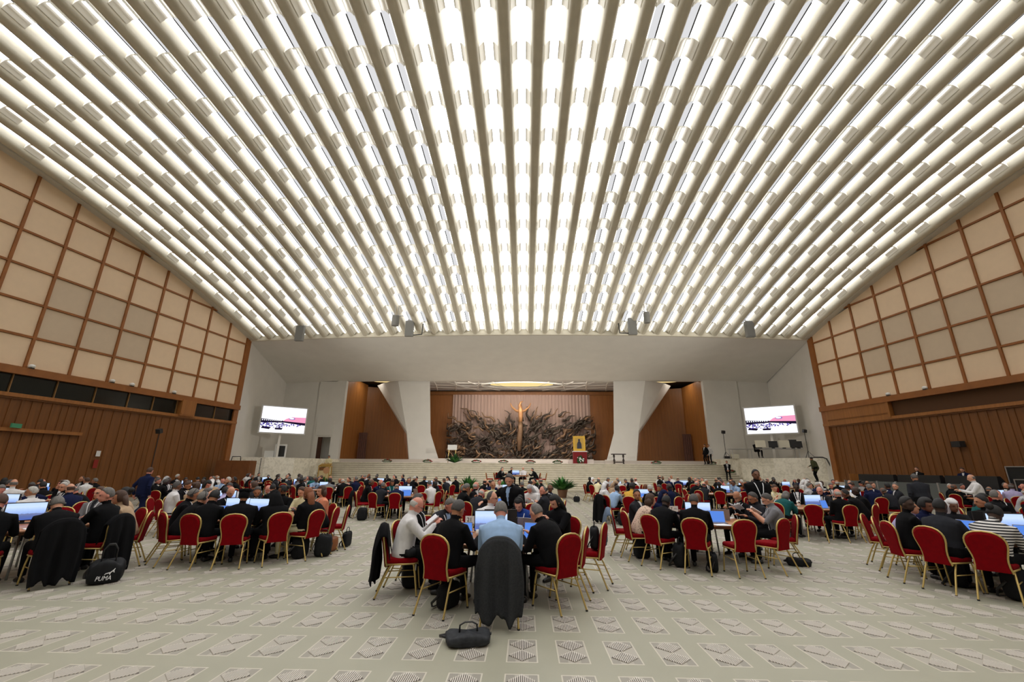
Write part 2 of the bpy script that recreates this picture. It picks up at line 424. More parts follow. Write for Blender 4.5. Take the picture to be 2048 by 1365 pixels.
# sloping soffit beam from the vault's lip down to the stage opening
def soff(u, v):
    xa = xv(-20+40*u, 33); xb = -24.1+47.6*u
    za = zv(-20+40*u, 33)-.02; zb = 9.72+.10*u+.30*(1-abs(2*u-1)**5)
    return (xa+(xb-xa)*v, 33+9*v, za+(zb-za)*v)
st.grid(soff, 40, 2)
st.grid(lambda u, v: (-24.5+49*u, 42+.5*v, 9.74+.10*u+.30*(1-abs(2*u-1)**5)), 30, 1); st.box(-24.5, 24, 42.5, 43, 10.13, 14)
struct(st.build('beam', stage_conc))
def wingwall(sd):
    x33 = -22.5 if sd < 0 else 22.25; x42 = -24.1 if sd < 0 else 23.6
    m = MB(); o = .35*sd
    m.add([(x33, 33, -.3), (x42, 42, -.3), (x42, 42, 9.9), (x33, 33, 12), (x33+o, 33, -.3), (x42+o, 42, -.3), (x42+o, 42, 9.9), (x33+o, 33, 12)],
          [(0, 1, 2, 3), (4, 5, 6, 7), (0, 3, 7, 4), (3, 2, 6, 7), (0, 1, 5, 4), (1, 2, 6, 5)])
    struct(m.build('wall_wing', stage_conc))
    m = MB()
    # wall facing the hall beside the stage opening, with a door on the left; stepped facets
    if sd < 0:
        m.box(-24.2, -20.6, 42, 42.4, 0, 9.9); m.box(-20.6, -20.12, 41.9, 42.3, 0, 9.9); m.box(-20.12, -18.85, 41.9, 42.3, 4.45, 9.9); m.box(-18.85, -17.95, 41.9, 42.6, 0, 10.1)
        m.box(-20.12, -18.6, 43.2, 43.4, 0, 4.6); m.box(-20.3, -20.12, 42.3, 43.3, 0, 4.6); m.box(-18.85, -18.6, 42.3, 43.3, 0, 4.6); m.box(-20.2, -18.7, 42.2, 43.3, 4.45, 4.6)
        m.box(-20.35, -18.65, 41.82, 41.9, 4.6, 6.0)
    else:
        m.box(17.35, 20.6, 41.9, 42.4, 0, 10.1); m.box(20.6, 23.7, 42, 42.4, 0, 10.1)
    struct(m.build('wall_left_stage' if sd < 0 else 'wall_right_stage', stage_conc))
wingwall(-1); wingwall(1)
m = MB(); m.box(-20.1, -19.72, 41.95, 42.05, 2.3, 4.44); d = m.build('door_1', mat('door_brown', sr(70, 38, 22), .5)); struct(d)
# timber niches and back wall
def board(mb, x0, y0, x1, y1, z0, z1, mi=0, n=None, th=.12):
    L = sqrt((x1-x0)**2+(y1-y0)**2); n = n or max(1, int(L/.32)); ux, uy = (x1-x0)/L, (y1-y0)/L; nx, ny = uy, -ux
    for i in range(n):
        a, b = i*L/n+.003, (i+1)*L/n-.003
        dd = .0 if i % 2 else .006
        vs = [(x0+ux*t+nx*e, y0+uy*t+ny*e, z) for z in (z0, z1) for e in (dd, -th) for t in (a, b)]
        mb.add(vs, [(0, 2, 3, 1), (4, 5, 7, 6), (0, 1, 5, 4), (2, 6, 7, 3), (0, 4, 6, 2), (1, 3, 7, 5)], mi)
m = MB()
board(m, -17.95, 42.4, -17.6, 47, 2.3, 10.5, 1); board(m, -17.6, 47, -11.3, 50.0, 2.3, 10.3, 0)
board(m, -11.3, 50, -8.45, 50, 2.3, 10.2, 2)
board(m, 7.45, 50, 10.4, 50, 2.3, 10.2, 2); board(m, 10.4, 50, 17.05, 47, 2.3, 10.2, 0); board(m, 17.05, 47, 17.35, 42.4, 2.3, 10.2, 1)
m.box(-11.4, 10.5, 49.75, 50.05, 9.9, 10.25, 3)
m.box(-20, 20, 50.6, 50.8, 0, 11, 3)
struct(m.build('wall_stage_timber', [wood_red, wood_light, mat('wood_mid', sr(136, 86, 44), .45, noise=.15, nscale=1.4, stretch=(7, 7, .3)), wood_dark]))
# narrow dark doors in the timber niches
for x, s_ in ((-17.0, 1), (16.55, 2)):
    m = MB()
    for i in range(4): m.box(x+i*.19-.4, x+i*.19-.24, 45.3, 45.4, 2.4, 5.1)
    m.box(x-.45, x+.42, 45.4, 45.48, 2.4, 5.15)
    struct(m.build('door_%d' % (s_+1), mat('door_slats', sr(96, 62, 50), .5)))
# stage ceiling with curved ribs and round golden lights
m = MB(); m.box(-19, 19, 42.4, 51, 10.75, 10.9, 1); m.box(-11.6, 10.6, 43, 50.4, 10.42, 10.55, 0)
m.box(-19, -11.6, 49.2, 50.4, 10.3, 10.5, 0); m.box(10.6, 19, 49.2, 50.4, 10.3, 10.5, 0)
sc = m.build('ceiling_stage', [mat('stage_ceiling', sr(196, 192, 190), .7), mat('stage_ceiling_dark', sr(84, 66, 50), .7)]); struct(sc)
m = MB()
for x0 in (-9.6, -7.4, -4.9, 3.9, 6.4, 8.6):
    sgn = 1 if x0 < 0 else -1
    for k in range(2):
        pts = [(x0 + sgn*(k*1.2) + sgn*(2.2+k)*(t**1.6)*(1 if k else -.35), 43.2+6.6*t, 10.40) for t in [i/10 for i in range(11)]]
        m.tube(pts, .07, n=6)
for k in range(3):
    m.tube([(-11+21.2*i/16, 44.5+1.6*k+1.1*sin(i/16*pi), 10.40) for i in range(17)], .05, n=6)
m.tube([(-.4+4.4*cos(a), 46.2+1.7*sin(a), 10.38) for a in [2*pi*i/28 for i in range(28)]], .09, n=6, closed=True)
m.build('curved_ribs', mat('pale_rib', sr(224, 220, 214), .6), sc)
goldlamp = emis('gold_lamp', (1, .76, .32), .95)
for (x, y, rx, ry, z) in ((-.4, 45.9, 3.4, 1.1, 10.36), (-15.4, 45.2, 1.1, .7, 10.6), (15.0, 45.2, 1.1, .7, 10.6)):
    m = MB(); m.add([(x+rx*cos(a), y+ry*sin(a), zz) for zz in (z, z+.04) for a in [2*pi*i/32 for i in range(32)]], [tuple(range(32))]+[(i, (i+1) % 32, (i+1) % 32+32, i+32) for i in range(32)])
    o = m.build('ceiling_light', goldlamp)
    tag(o, {(-.4): 'wide oval golden light in the stage ceiling above the bronze relief', (-15.4): 'small golden round light at the top of the left timber niche', 15.0: 'small golden round light at the top of the right timber niche'}[x], 'ceiling light')
# faceted concrete columns
def column(pl, yb, sgn):
    # pl: list of (x,z) front outline; crease splits a front and an outward flank facet
    m = MB(); (a1, a2, a3), (b1, b2, b3), c1 = pl
    F = 42.5
    # front facet nearest the hall at the crease, flank runs back
    pts = {'b1': (b1[0], F+.2, b1[1]), 'b2': (b2[0], F, b2[1]), 'b3': (b3[0], F, b3[1]),
           'c1': (c1[0], F-.1, c1[1]), 'a2': (a2[0], F-.25, a2[1]), 'a3': (a3[0], F-.2, a3[1]), 'a1': (a1[0], F+1.6, a1[1])}
    k = list(pts); V = [pts[i] for i in k]
    B = [(v[0]*1.085, F+3.2, v[2]) for v in V]
    I = {n: i for i, n in enumerate(k)}; n_ = len(k)
    f = [[I['c1'], I['b1'], I['b2'], I['a2']], [I['a2'], I['b2'], I['b3'], I['a3']], [I['a1'], I['c1'], I['a2']]]
    per = ['a1', 'c1', 'b1', 'b2', 'b3', 'a3', 'a2']
    f += [[I[per[i]], I[per[(i+1) % 7]], I[per[(i+1) % 7]]+n_, I[per[i]]+n_] for i in range(7)]
    f += [[I[p]+n_ for p in per]]
    m.add(V+B, f)
    bs = MB() if False else m
    x0, x1 = sorted((a3[0], b3[0])); m.box(x0-.02, x1+.02, F-.25, F+.6, 1.9, 2.5)
    struct(m.build('column', stage_conc))
column([((-14.85, 10.2), (-11.56, 5.0), (-11.15, 2.3)), ((-9.71, 10.2), (-9.28, 4.9), (-8.3, 2.3)), (-12.9, 10.2)], 2.3, -1)
column([((14.3, 10.2), (10.87, 5.2), (10.45, 2.3)), ((8.84, 10.2), (8.53, 4.98), (7.66, 2.3)), (11.95, 10.2)], 2.3, 1)
# stage platforms and flight of marble steps
m = MB()
m.box(-21, 19.5, 42.0, 51, 1.9, 2.42, 1); m.box(-24, 24, 40, 51, -.3, 2.1, 0)
m.box(-9.0, 6.3, 41.3, 44.0, 2.1, 2.5, 2)
struct(m.build('floor_stage', [marble, mat('stage_floor', sr(196, 186, 178), .5), mat('white_carpet', sr(226, 216, 210), .8)]))
m = MB(); NS = 13
for i in range(NS):
    z1 = zf(36) + (2.1-zf(36))*(i+1)/NS; z0 = -.3; y0 = 36.4+3.6*i/NS
    xl = -17.75-.09*(NS-1-i); xr = 17.3+.13*(NS-1-i)
    if i < NS-1: pass
    rz = z1-.035
    m.box(xl, xr, y0+.025, 40.1, z0, rz, 1); m.box(xl, xr, y0, 40.1, rz, z1, 0)
struct(m.build('floor_steps', [marble, marble_riser]))
# marble podium walls left and right
def podium(pts, ztop, nm):
    m = MB(); n = len(pts); bk = [(x, 44) for x, y in pts]
    V = [(x, y, z) for z in (-.3, ztop) for x, y in pts] + [(x, y, z) for z in (-.3, ztop) for x, y in bk]
    for i in range(n-1): m.add([V[i], V[i+1], V[n+i+1], V[n+i]], [(0, 1, 2, 3)]); m.add([V[n+i], V[n+i+1], V[3*n+i+1], V[3*n+i]], [(0, 1, 2, 3)])
    for i in (0, n-1): m.add([V[i], V[n+i], V[3*n+i], V[2*n+i]], [(0, 1, 2, 3)])
    struct(m.build(nm, marble))
podium([(-22.8, 33.6), (-20.5, 34.4), (-19.0, 36.0), (-18.1, 38.2), (-17.7, 40.2)], 2.36, 'wall_podium_left')
podium([(22.6, 33.8), (21.0, 34.6), (19.6, 35.8), (18.2, 38.0), (17.4, 40.2)], 2.58, 'wall_podium_right')

# big relief on the back wall: plain tangle of bronze branches before a pale curtain
cur = MB()
cur.grid(lambda u, v: (-8.45+15.9*u, 49.85+.05*sin(u*260), 2.3+7.6*v), 400, 1)
tag(cur.build('curtain', mat('pale_curtain', sr(172, 148, 138), .9), smooth=True), 'pale pleated curtain hanging behind the bronze branch relief', 'curtain')
bronze = mat('bronze', sr(78, 68, 60), .42, metal=.5, noise=.3, nscale=3)
bronze2 = mat('bronze_warm', sr(128, 100, 76), .4, metal=.45, noise=.25, nscale=3)
rel = thing('relief', 'vast bronze relief of tangled branches across the stage back wall', 'relief', (-.55, 49, 2.3))
R5 = random.Random(11)
tn = MB(); tw = MB()
for i in range(210):
    # branches sweep outward and up from the lower middle
    a = R5.uniform(-1, 1); x = a*8.2; base_z = R5.uniform(0, 1)**1.35*5.2*(1-.25*abs(abs(a)-.55))
    L = R5.uniform(1.0, 2.6); ang = atan2(1.0+R5.uniform(-.5, .8), (a*2.6+R5.uniform(-.8, .8)))
    pts = []; px, pz, py = x, base_z, R5.uniform(-.2, .6)
    nseg = 7; wob = R5.uniform(.5, 1.3); ph = R5.uniform(0, 6)
    for k in range(nseg):
        pts.append((px, py, pz)); an = ang + wob*.6*sin(ph+k*1.3); px += L/nseg*cos(an); pz += L/nseg*sin(an); py += R5.uniform(-.08, .08)
        px = max(-8.3, min(8.3, px)); pz = min(pz, 6.9)
    r0 = R5.uniform(.08, .19)
    (tw if R5.random() < .28 else tn).tube(pts, [r0*(1-.8*k/(nseg-1))+.012 for k in range(nseg)], n=5)
for i in range(200):
    a = R5.uniform(-1, 1); x = a*7.9; z = .2 + R5.uniform(0, 1)**1.3*3.9
    r = R5.uniform(.18, .40); an = R5.uniform(0, 6.28); y = R5.uniform(-.3, .5)
    pts = [(x+r*1.5*cos(t), y+.1*sin(2*t), z+r*sin(t+an*.2)) for t in [an+k*.75 for k in range(6)]]
    (tw if R5.random() < .25 else tn).tube(pts, [.07, .10, .12, .11, .08, .03], n=5)
tn.build('dark_branches', bronze, rel, smooth=True); tw.build('warm_branches', bronze2, rel, smooth=True)
# plain upright central stem with two raised boughs (generic stand-in)
c = MB(); c.tube([(-.15, -.5, 1.2), (-.1, -.6, 2.6), (0, -.65, 3.6), (0, -.66, 4.3)], [.2, .34, .3, .25], n=10); c.build('lower_stem', bronze2, rel, smooth=True)
c = MB(); c.tube([(0, -.65, 4.1), (.02, -.7, 4.8), (0, -.7, 5.6), (0, -.7, 5.95), (.03, -.7, 6.25)], [.2, .25, .30, .2, .1], n=10)
for s_ in (-1, 1): c.tube([(0, -.7, 5.45), (s_*.5, -.75, 5.55), (s_*.95, -.8, 5.95), (s_*1.15, -.8, 6.4)], [.2, .13, .1, .04], n=8)
c.tube([(0, -.7, 5.7), (-.12, -.72, 6.1), (.02, -.72, 6.5), (.3, -.72, 6.62)], [.2, .16, .11, .03], n=8)
c.build('central_stem', mat('bronze_gold_lit', sr(190, 140, 96), .38, metal=.5, noise=.15, nscale=2), rel, smooth=True)  # golden upper stem above the darker one paints light on its top

# unseen fill lights added above the opening to brighten the stage
def area(name, loc, rot, size, power, col=(1, .93, .82), sy=None):
    l = bpy.data.lights.new(name, 'AREA'); l.energy = power; l.size = size; l.color = col
    if sy: l.shape = 'RECTANGLE'; l.size_y = sy
    o = bpy.data.objects.new(name, l); COL.objects.link(o); o.location = loc; o.rotation_euler = rot; o.visible_camera = False if False else True
    return o
area('stage_fill_light', (-.5, 43.3, 10.33), (rad(32), 0, 0), 13, 420, sy=.4)
area('stage_fill_light', (-.5, 43.1, 10.33), (rad(-35), 0, 0), 13, 500, sy=.3)
area('stage_fill_light', (-15.9, 44.6, 10.6), (rad(5), 0, 0), 2.6, 70, sy=.6)
area('stage_fill_light', (15.4, 44.6, 10.6), (rad(5), 0, 0), 2.6, 70, sy=.6)

def fill_spot(loc, target, power, size=70, col=(1, .96, .9)):  # unseen spots without fixtures, added to brighten the beam and stage walls
    l = bpy.data.lights.new('flood_light', 'SPOT'); l.energy = power; l.spot_size = rad(size); l.spot_blend = .9; l.shadow_soft_size = .5; l.color = col
    o = bpy.data.objects.new('flood_light', l); COL.objects.link(o); o.location = loc
    o.rotation_euler = (Vector(target)-Vector(loc)).to_track_quat('-Z', 'Y').to_euler()
fill_spot((-22.0, 17.0, 6.6), (2, 38, 9.0), 7000); fill_spot((22.0, 17.0, 6.6), (-2, 38, 9.0), 7000)

# ------------------------------------------------------------------ people
def remeshed(mb, name, vox, sm=3):
    me = bpy.data.meshes.new(name+'_raw'); me.from_pydata(mb.v, [], mb.f)
    bm = bmesh.new(); bm.from_mesh(me); bmesh.ops.recalc_face_normals(bm, faces=bm.faces); bm.to_mesh(me); bm.free()
    o = bpy.data.objects.new('tmp', me); COL.objects.link(o)
    r = o.modifiers.new('r', 'REMESH'); r.mode = 'VOXEL'; r.voxel_size = vox
    s = o.modifiers.new('s', 'SMOOTH'); s.iterations = sm; s.factor = .5
    dg = bpy.context.evaluated_depsgraph_get(); dg.update()
    out = bpy.data.meshes.new_from_object(o.evaluated_get(dg)); out.name = name
    bpy.data.objects.remove(o); bpy.data.meshes.remove(me); return out
def V3(*a): return Vector(a)
SKIN, JACK, SHIRT, TROU, SHOE, EYE, FORE = range(7)
class Body:
    def __init__(s): s.mb = MB(); s.prims = []; s.spec = []
    def tube(s, pts, rs, m, n=12):
        s.mb.tube(pts, rs, n=n)
        rs = rs if isinstance(rs, list) else [rs]*len(pts)
        for i in range(len(pts)-1):
            a, b = rs[i], rs[i+1]
            s.prims.append((Vector(pts[i]), Vector(pts[i+1]), a if not isinstance(a, tuple) else sum(a)/2, b if not isinstance(b, tuple) else sum(b)/2, m))
    def ell(s, c, r, m, xf):
        s.mb.ell(c, r, n=16, m=10, xf=xf); p = xf @ Vector(c); rr = sum(r)/3
        s.prims.append((p, p+Vector((0, 0, .001)), rr, rr, m))
def ik(S, T, a, b, pole):
    d = T-S; L = min(d.length, (a+b)*.985); d = d.normalized(); T = S+d*L
    x = (a*a-b*b+L*L)/(2*L); h = sqrt(max(a*a-x*x, 0)); p = (pole-d*pole.dot(d)).normalized()
    return S+d*x+p*h, T
def hand(B, W, d, nrm, side, curl=.5, sc=1.0):
    """palm + five separate fingers. W wrist, d direction, nrm back-of-hand normal"""
    d = d.normalized(); nrm = (nrm-d*nrm.dot(d)).normalized(); lat = d.cross(nrm)*side
    B.tube([W-d*.01, W+d*.035, W+d*.085], [(.021, .021), (.034, .016), (.038, .014)] if False else [.021, .024, .022], SKIN, 10)
    for k, (off, L) in enumerate(((-.030, .058), (-.010, .075), (.010, .080), (.029, .070))):
        b0 = W+d*.075+lat*(-off); q = [b0-d*.03, b0]; ang = 0
        for j in range(3): ang += curl*(.35+.35*j*.6); q.append(q[-1]+(d*cos(ang)-nrm*sin(ang))*L*sc/2.4)
        B.tube(q, [.010, .0098, .0092, .0086, .007], SKIN, 7)
    t0 = W+d*.02+lat*.018; q = [t0, t0+(lat*.7+d*.6-nrm*.25).normalized()*.035, t0+(lat*.55+d*.85-nrm*.45).normalized()*.068]
    B.tube(q, [.0125, .011, .0085], SKIN, 7)
POSE_CACHE = {}
def pose_body(name, hip=(0, -.03, .56), lean=10, side=0, bend=0, pitch=-15, yaw=0, twist=0, LH=(-.15, .42, .82), RH=(.15, .42, .82), feet=((-.13, .42), (.13, .44)), stand=False, walk=0, curl=.5, robe=False, fat=1.0, vox=.012, hunch=0, skirt=False):
    fat *= 1.12
    B = Body(); H = V3(*hip)
    ln = rad(lean); tw = rad(twist)
    Rt = Matrix.Rotation(tw, 4, 'Z') @ Matrix.Rotation(rad(side), 4, 'Y')
    def sp(t):        # spine curve: leans forward, a little more with height when hunched
        y = 0; z = 0; N = 12; a0 = ln
        for i in range(N):
            a = ln + rad(hunch)*(i/N)*max(t, 0)/.5; y += sin(a)*t/N; z += cos(a)*t/N
        return H + (Rt @ V3(0, y, z).to_4d()).to_3d() if False else H + Rt.to_3x3() @ V3(0, y, z)
    lat = Rt.to_3x3() @ V3(1, 0, 0)
    secs = [(-.10, .165, .125), (-.03, .188, .142), (.06, .186, .145), (.16, .182, .14), (.28, .202, .142), (.37, .220, .130), (.43, .218, .110), (.47, .165, .09), (.505, .085, .068)]
    rows = []; n = 22
    for t, a, b in secs:
        c = sp(t); tan_ = (sp(t+.02)-sp(t-.02)).normalized(); dep = tan_.cross(lat).normalized()*-1
        if dep.y < 0 and abs(twist) < 80: pass
        a *= (1+(fat-1)*.6); b *= fat
        rows.append([c + lat*a*cos(2*pi*k/n) + dep*b*sin(2*pi*k/n)*(1.0 if sin(2*pi*k/n) > 0 else .92) for k in range(n)])
    vs = [v for r in rows for v in r]; m = len(rows)
    B.mb.add(vs, [(i*n+k, i*n+(k+1) % n, (i+1)*n+(k+1) % n, (i+1)*n+k) for i in range(m-1) for k in range(n)] + [tuple(range(n-1, -1, -1)), tuple((m-1)*n+k for k in range(n))])
    B.prims.append((sp(.472), sp(.500), .112, .086, SHIRT))
    for i in range(m-2):
        B.prims.append((sp(secs[i][0]), sp(secs[i+1][0]), .15, .15 if i < m-3 else .06, JACK))
        for sx in (-1, 1): B.prims.append((sp(secs[i][0])+lat*sx*.09, sp(secs[i+1][0])+lat*sx*.09, .11, .11 if i < m-3 else .035, JACK))
    if not stand: pass
    # neck and head
    nb = sp(.48); hp = rad(pitch); hy = rad(yaw)+tw
    tan_ = (sp(.5)-sp(.44)).normalized()
    neck_dir = (tan_ + V3(0, 0, .8)).normalized()
    hr = Matrix.Rotation(hy, 4, 'Z') @ Matrix.Rotation(hp, 4, 'X')
    skull = nb + neck_dir*.088
    HM = Matrix.Translation(skull + hr.to_3x3() @ V3(0, .022, .085)) @ hr
    B.tube([nb-neck_dir*.03, nb+neck_dir*.05, skull + hr.to_3x3() @ V3(0, 0, .03)], [.060, .056, .055], SKIN)
    B.prims.append((nb-neck_dir*.02, nb+neck_dir*.006, .060, .056, SHIRT))
    B.ell((0, -.005, .012), (.077, .097, .108), SKIN, HM); B.ell((0, .03, -.045), (.060, .062, .072), SKIN, HM); B.ell((0, .055, -.088), (.032, .030, .026), SKIN, HM)
    B.ell((0, .098, -.018), (.013, .020, .030), SKIN, HM); B.ell((0, .112, -.034), (.017, .013, .012), SKIN, HM)
    B.ell((0, .083, .022), (.052, .016, .012), SKIN, HM)
    B.ell((0, .085, -.064), (.026, .012, .012), SKIN, HM)
    for sx in (-1, 1): B.ell((sx*.079, -.002, -.012), (.012, .018, .032), SKIN, HM)
    # arms
    el = []
    for sx, T, key in ((-1, LH, 'L'), (1, RH, 'R')):
        S = sp(.410) + lat*sx*.198*(1+(fat-1)*.3); T = V3(*T)
        T = H*0 + T
        pole = V3(sx*.45, -.45, -1.0) if not stand else V3(sx*.5, -.8, -.3)
        E, Wp = ik(S, T, .285, .255, Rt.to_3x3() @ pole)
        B.tube([sp(.41)+lat*sx*.10, S, S*.5+E*.5, E], [.080, .074, .062, .054], JACK)
        B.tube([E, E*.5+Wp*.5, Wp-(Wp-E).normalized()*.01], [.053, .049, .038], FORE)
        d = (Wp-E).normalized(); el.append((E, Wp))
        hand(B, Wp, (d+V3(0, 0, -.05)).normalized(), V3(0, 0, 1) if abs(d.z) < .8 else V3(sx, 0, 0), sx, curl)
    # legs
    if robe:
        pass
    for sx, fp in zip((-1, 1), feet):
        hipj = H + lat*sx*.092 + V3(0, 0, -.02)
        if stand:
            A = V3(fp[0], fp[1], fp[2] if len(fp) > 2 else .085); K, A = ik(hipj, A, .43, .43, Rt.to_3x3() @ V3(0, 1, 0))
        else:
            A = V3(fp[0], fp[1], .085); K = V3(hipj.x*.45+fp[0]*.75, .44, .535)
            if (K-A).length > .47: K = A+(K-A).normalized()*.47
        B.tube([hipj, hipj*.5+K*.5, K], [(.098*fat), .080, .062], TROU)
        B.tube([K, K*.6+A*.4, A+V3(0, 0, .01)], [.062, .058, .047], TROU)
        fd = Rt.to_3x3() @ V3(sx*.12, 1, 0)
        if walk and sx == walk: fd = V3(0, .45, -.9)
        fd.normalize(); zf_ = V3(0, 0, -.045)
        B.tube([A+zf_-fd*.055, A+zf_+fd*.02, A+zf_+fd*.10+V3(0, 0, -.006), A+zf_+fd*.165+V3(0, 0, -.012)], [.034, .042, .038, .024], SHOE)
        B.prims.append((A+zf_*.6-fd*.03, A+zf_*.6, .05, .05, SHOE))
    if stand and not robe:
        for sx in (-1, 1): B.tube([sp(.0)+lat*sx*.08, H+lat*sx*.09+V3(0, -.01, -.14)], [.12, .115], JACK)
    if robe:
        if stand: B.tube([H+V3(0, 0, .05), H+V3(0, 0, -.3), V3(H.x, H.y, .12)], [(.18), (.2), (.26)], JACK)
        else: B.tube([H, H+V3(0, .25, .01), V3(0, .47, .5), V3(0, .46, .15)], [(.19), .17, .15, .20], JACK)
    me = remeshed(B.mb, 'body', vox)
    # materials by nearest limb
    nf = len(me.polygons); C = np.zeros(nf*3); me.polygons.foreach_get('center', C); C = C.reshape(-1, 3)
    best = np.full(nf, 1e9); mi = np.zeros(nf, int)
    for p0, p1, ra, rb, m_ in B.prims:
        a = np.array(p0); b = np.array(p1); ab = b-a; t = np.clip(((C-a)@ab)/max(ab@ab, 1e-9), 0, 1)
        d = np.linalg.norm(C-a-t[:, None]*ab, axis=1) - (ra+(rb-ra)*t)
        k = d < best; best[k] = d[k]; mi[k] = m_
    # shirt triangle at the open jacket
    c0 = np.array(sp(.12)); c1 = np.array(sp(.47)); ax = (c1-c0)/np.linalg.norm(c1-c0); la = np.array(lat); dp = np.cross(ax, la)*-1
    if (Rt.to_3x3() @ V3(0, 1, 0)).dot(Vector(dp)) < 0: dp = -dp
    q = C-c0; tt = q@ax; xx = np.abs(q@la); yy = q@dp
    k = (mi == JACK) & (tt > 0) & (tt < .40) & (xx < -.012+tt*.15) & (yy > .03)
    mi[k] = SHIRT
    hc = HM.inverted()
    ex = np.array([list(HM @ V3(sx*.031, .088, .004)) for sx in (-1, 1)])
    for e in ex: k = np.linalg.norm((C-e)*np.array([1, 1, 1.0]), axis=1) < .0105; mi[k] = EYE
    me.polygons.foreach_set('material_index', mi.astype(np.int32)); me.polygons.foreach_set('use_smooth', [True]*nf)
    for i in range(7): me.materials.append(None)
    # lanyard strip lying on the chest
    ly = MB(); depf = Vector(dp).normalized()
    for sx in (-1, 1):
        pts = []
        for t in (.50, .46, .40, .30, .20, .14):
            u = (t-.14)/.36; c = sp(t); bb = {0: 0}.get(9, 0)
            bdep = np.interp(t, [s_[0] for s_ in secs], [s_[2] for s_ in secs])*fat
            x_ = sx*(.004+.085*u**.8)
            w_ = np.interp(t, [s_[0] for s_ in secs], [s_[1] for s_ in secs])
            pts.append(c+lat*x_+depf*(bdep*sqrt(max(0, 1-(x_/w_)**2))+.014))
        for a_, b_ in zip(pts[:-1], pts[1:]):
            ly.add([a_-lat*.008, a_+lat*.008, b_+lat*.008, b_-lat*.008, a_-lat*.008-depf*.004, a_+lat*.008-depf*.004, b_+lat*.008-depf*.004, b_-lat*.008-depf*.004], [(0, 1, 2, 3), (4, 5, 6, 7), (0, 1, 5, 4), (2, 3, 7, 6), (0, 3, 7, 4), (1, 2, 6, 5)])
    pb = pts[-1]; axv = Vector(ax)
    o_ = pb-lat*0; vs = []
    for dd in (0, .006):
        for a_, b_ in ((-.045, 0), (.045, 0), (.045, -.12), (-.045, -.12)): vs.append(sp(.14)+lat*a_+axv*b_+depf*(.155*fat+dd))
    ly.add(vs, [(0, 1, 2, 3), (7, 6, 5, 4), (0, 1, 5, 4), (1, 2, 6, 5), (2, 3, 7, 6), (3, 0, 4, 7)])
    lme = ly.mesh('lanyard', [mat('lanyard_white', sr(226, 228, 232), .6)])
    POSE_CACHE[name] = (me, HM, lme, el)
# seated poses (local frame: origin on the floor under the seat, facing +Y, table edge about .42 m in front)
pose_body('type', lean=14, pitch=-22)
pose_body('lean', lean=27, pitch=-8, LH=(-.12, .52, .84), RH=(.10, .50, .84), hunch=8)
pose_body('up', lean=2, pitch=-3, LH=(-.09, .30, .68), RH=(.08, .32, .68))
pose_body('read', lean=10, pitch=-28, LH=(-.12, .40, .93), RH=(.12, .40, .93), curl=.8)
pose_body('chin', lean=22, pitch=-8, LH=(-.15, .48, .84), RH=(.05, .30, 1.10), curl=1.0, yaw=12)
pose_body('turnl', lean=6, pitch=-5, yaw=52, twist=14, LH=(-.20, .40, .82), RH=(.12, .42, .82))
pose_body('turnr', lean=6, pitch=-5, yaw=-52, twist=-14, LH=(-.12, .42, .82), RH=(.20, .40, .82))
pose_body('reach', lean=33, pitch=14, LH=(-.10, .50, .84), RH=(.20, .92, .88), hunch=6)
pose_body('slump', lean=18, hunch=22, pitch=-30, LH=(-.11, .44, .82), RH=(.11, .46, .82), fat=1.12)
pose_body('broad', lean=9, pitch=-10, LH=(-.20, .42, .82), RH=(.18, .42, .82), fat=1.2)
pose_body('hood', lean=20, pitch=-18, LH=(-.16, .44, .82), RH=(.16, .44, .82), fat=1.1, robe=True)
SEATED = ['type', 'lean', 'up', 'read', 'chin', 'turnl', 'turnr', 'slump', 'broad']
# standing poses
pose_body('bend', hip=(0, 0, .93), lean=17, pitch=-24, yaw=15, stand=True, LH=(-.20, .42, 1.0), RH=(.42, .50, 1.12), feet=((-.12, 0), (.14, .05)), fat=1.25, hunch=8)
pose_body('guard', hip=(0, 0, .93), lean=0, pitch=0, stand=True, LH=(-.06, .24, .92), RH=(.06, .24, .92), feet=((-.14, 0), (.14, .03)), fat=1.25)
pose_body('walk', hip=(0, 0, .93), lean=4, pitch=-8, yaw=14, stand=True, LH=(-.27, -.06, .86), RH=(.27, .02, .86), feet=((-.09, .22), (.10, -.34, .20)), walk=1, fat=1.05)
pose_body('stoop', hip=(0, 0, .93), lean=14, pitch=-22, stand=True, LH=(-.24, .10, .86), RH=(.25, .62, 1.0), feet=((-.13, 0), (.13, .06)), fat=1.2)
pose_body('point', hip=(0, 0, .93), lean=5, pitch=-12, stand=True, LH=(-.10, .42, 1.15), RH=(.10, .44, 1.18), feet=((-.12, 0), (.12, .05)))
pose_body('stand', hip=(0, 0, .93), lean=0, pitch=-6, stand=True, LH=(-.27, .04, .84), RH=(.26, .06, .84), feet=((-.12, 0), (.12, .03)))
pose_body('robe', hip=(0, 0, .93), lean=3, pitch=-20, stand=True, LH=(-.16, .34, 1.08), RH=(.16, .34, 1.08), feet=((-.11, 0), (.11, .03)), robe=True, fat=1.1)

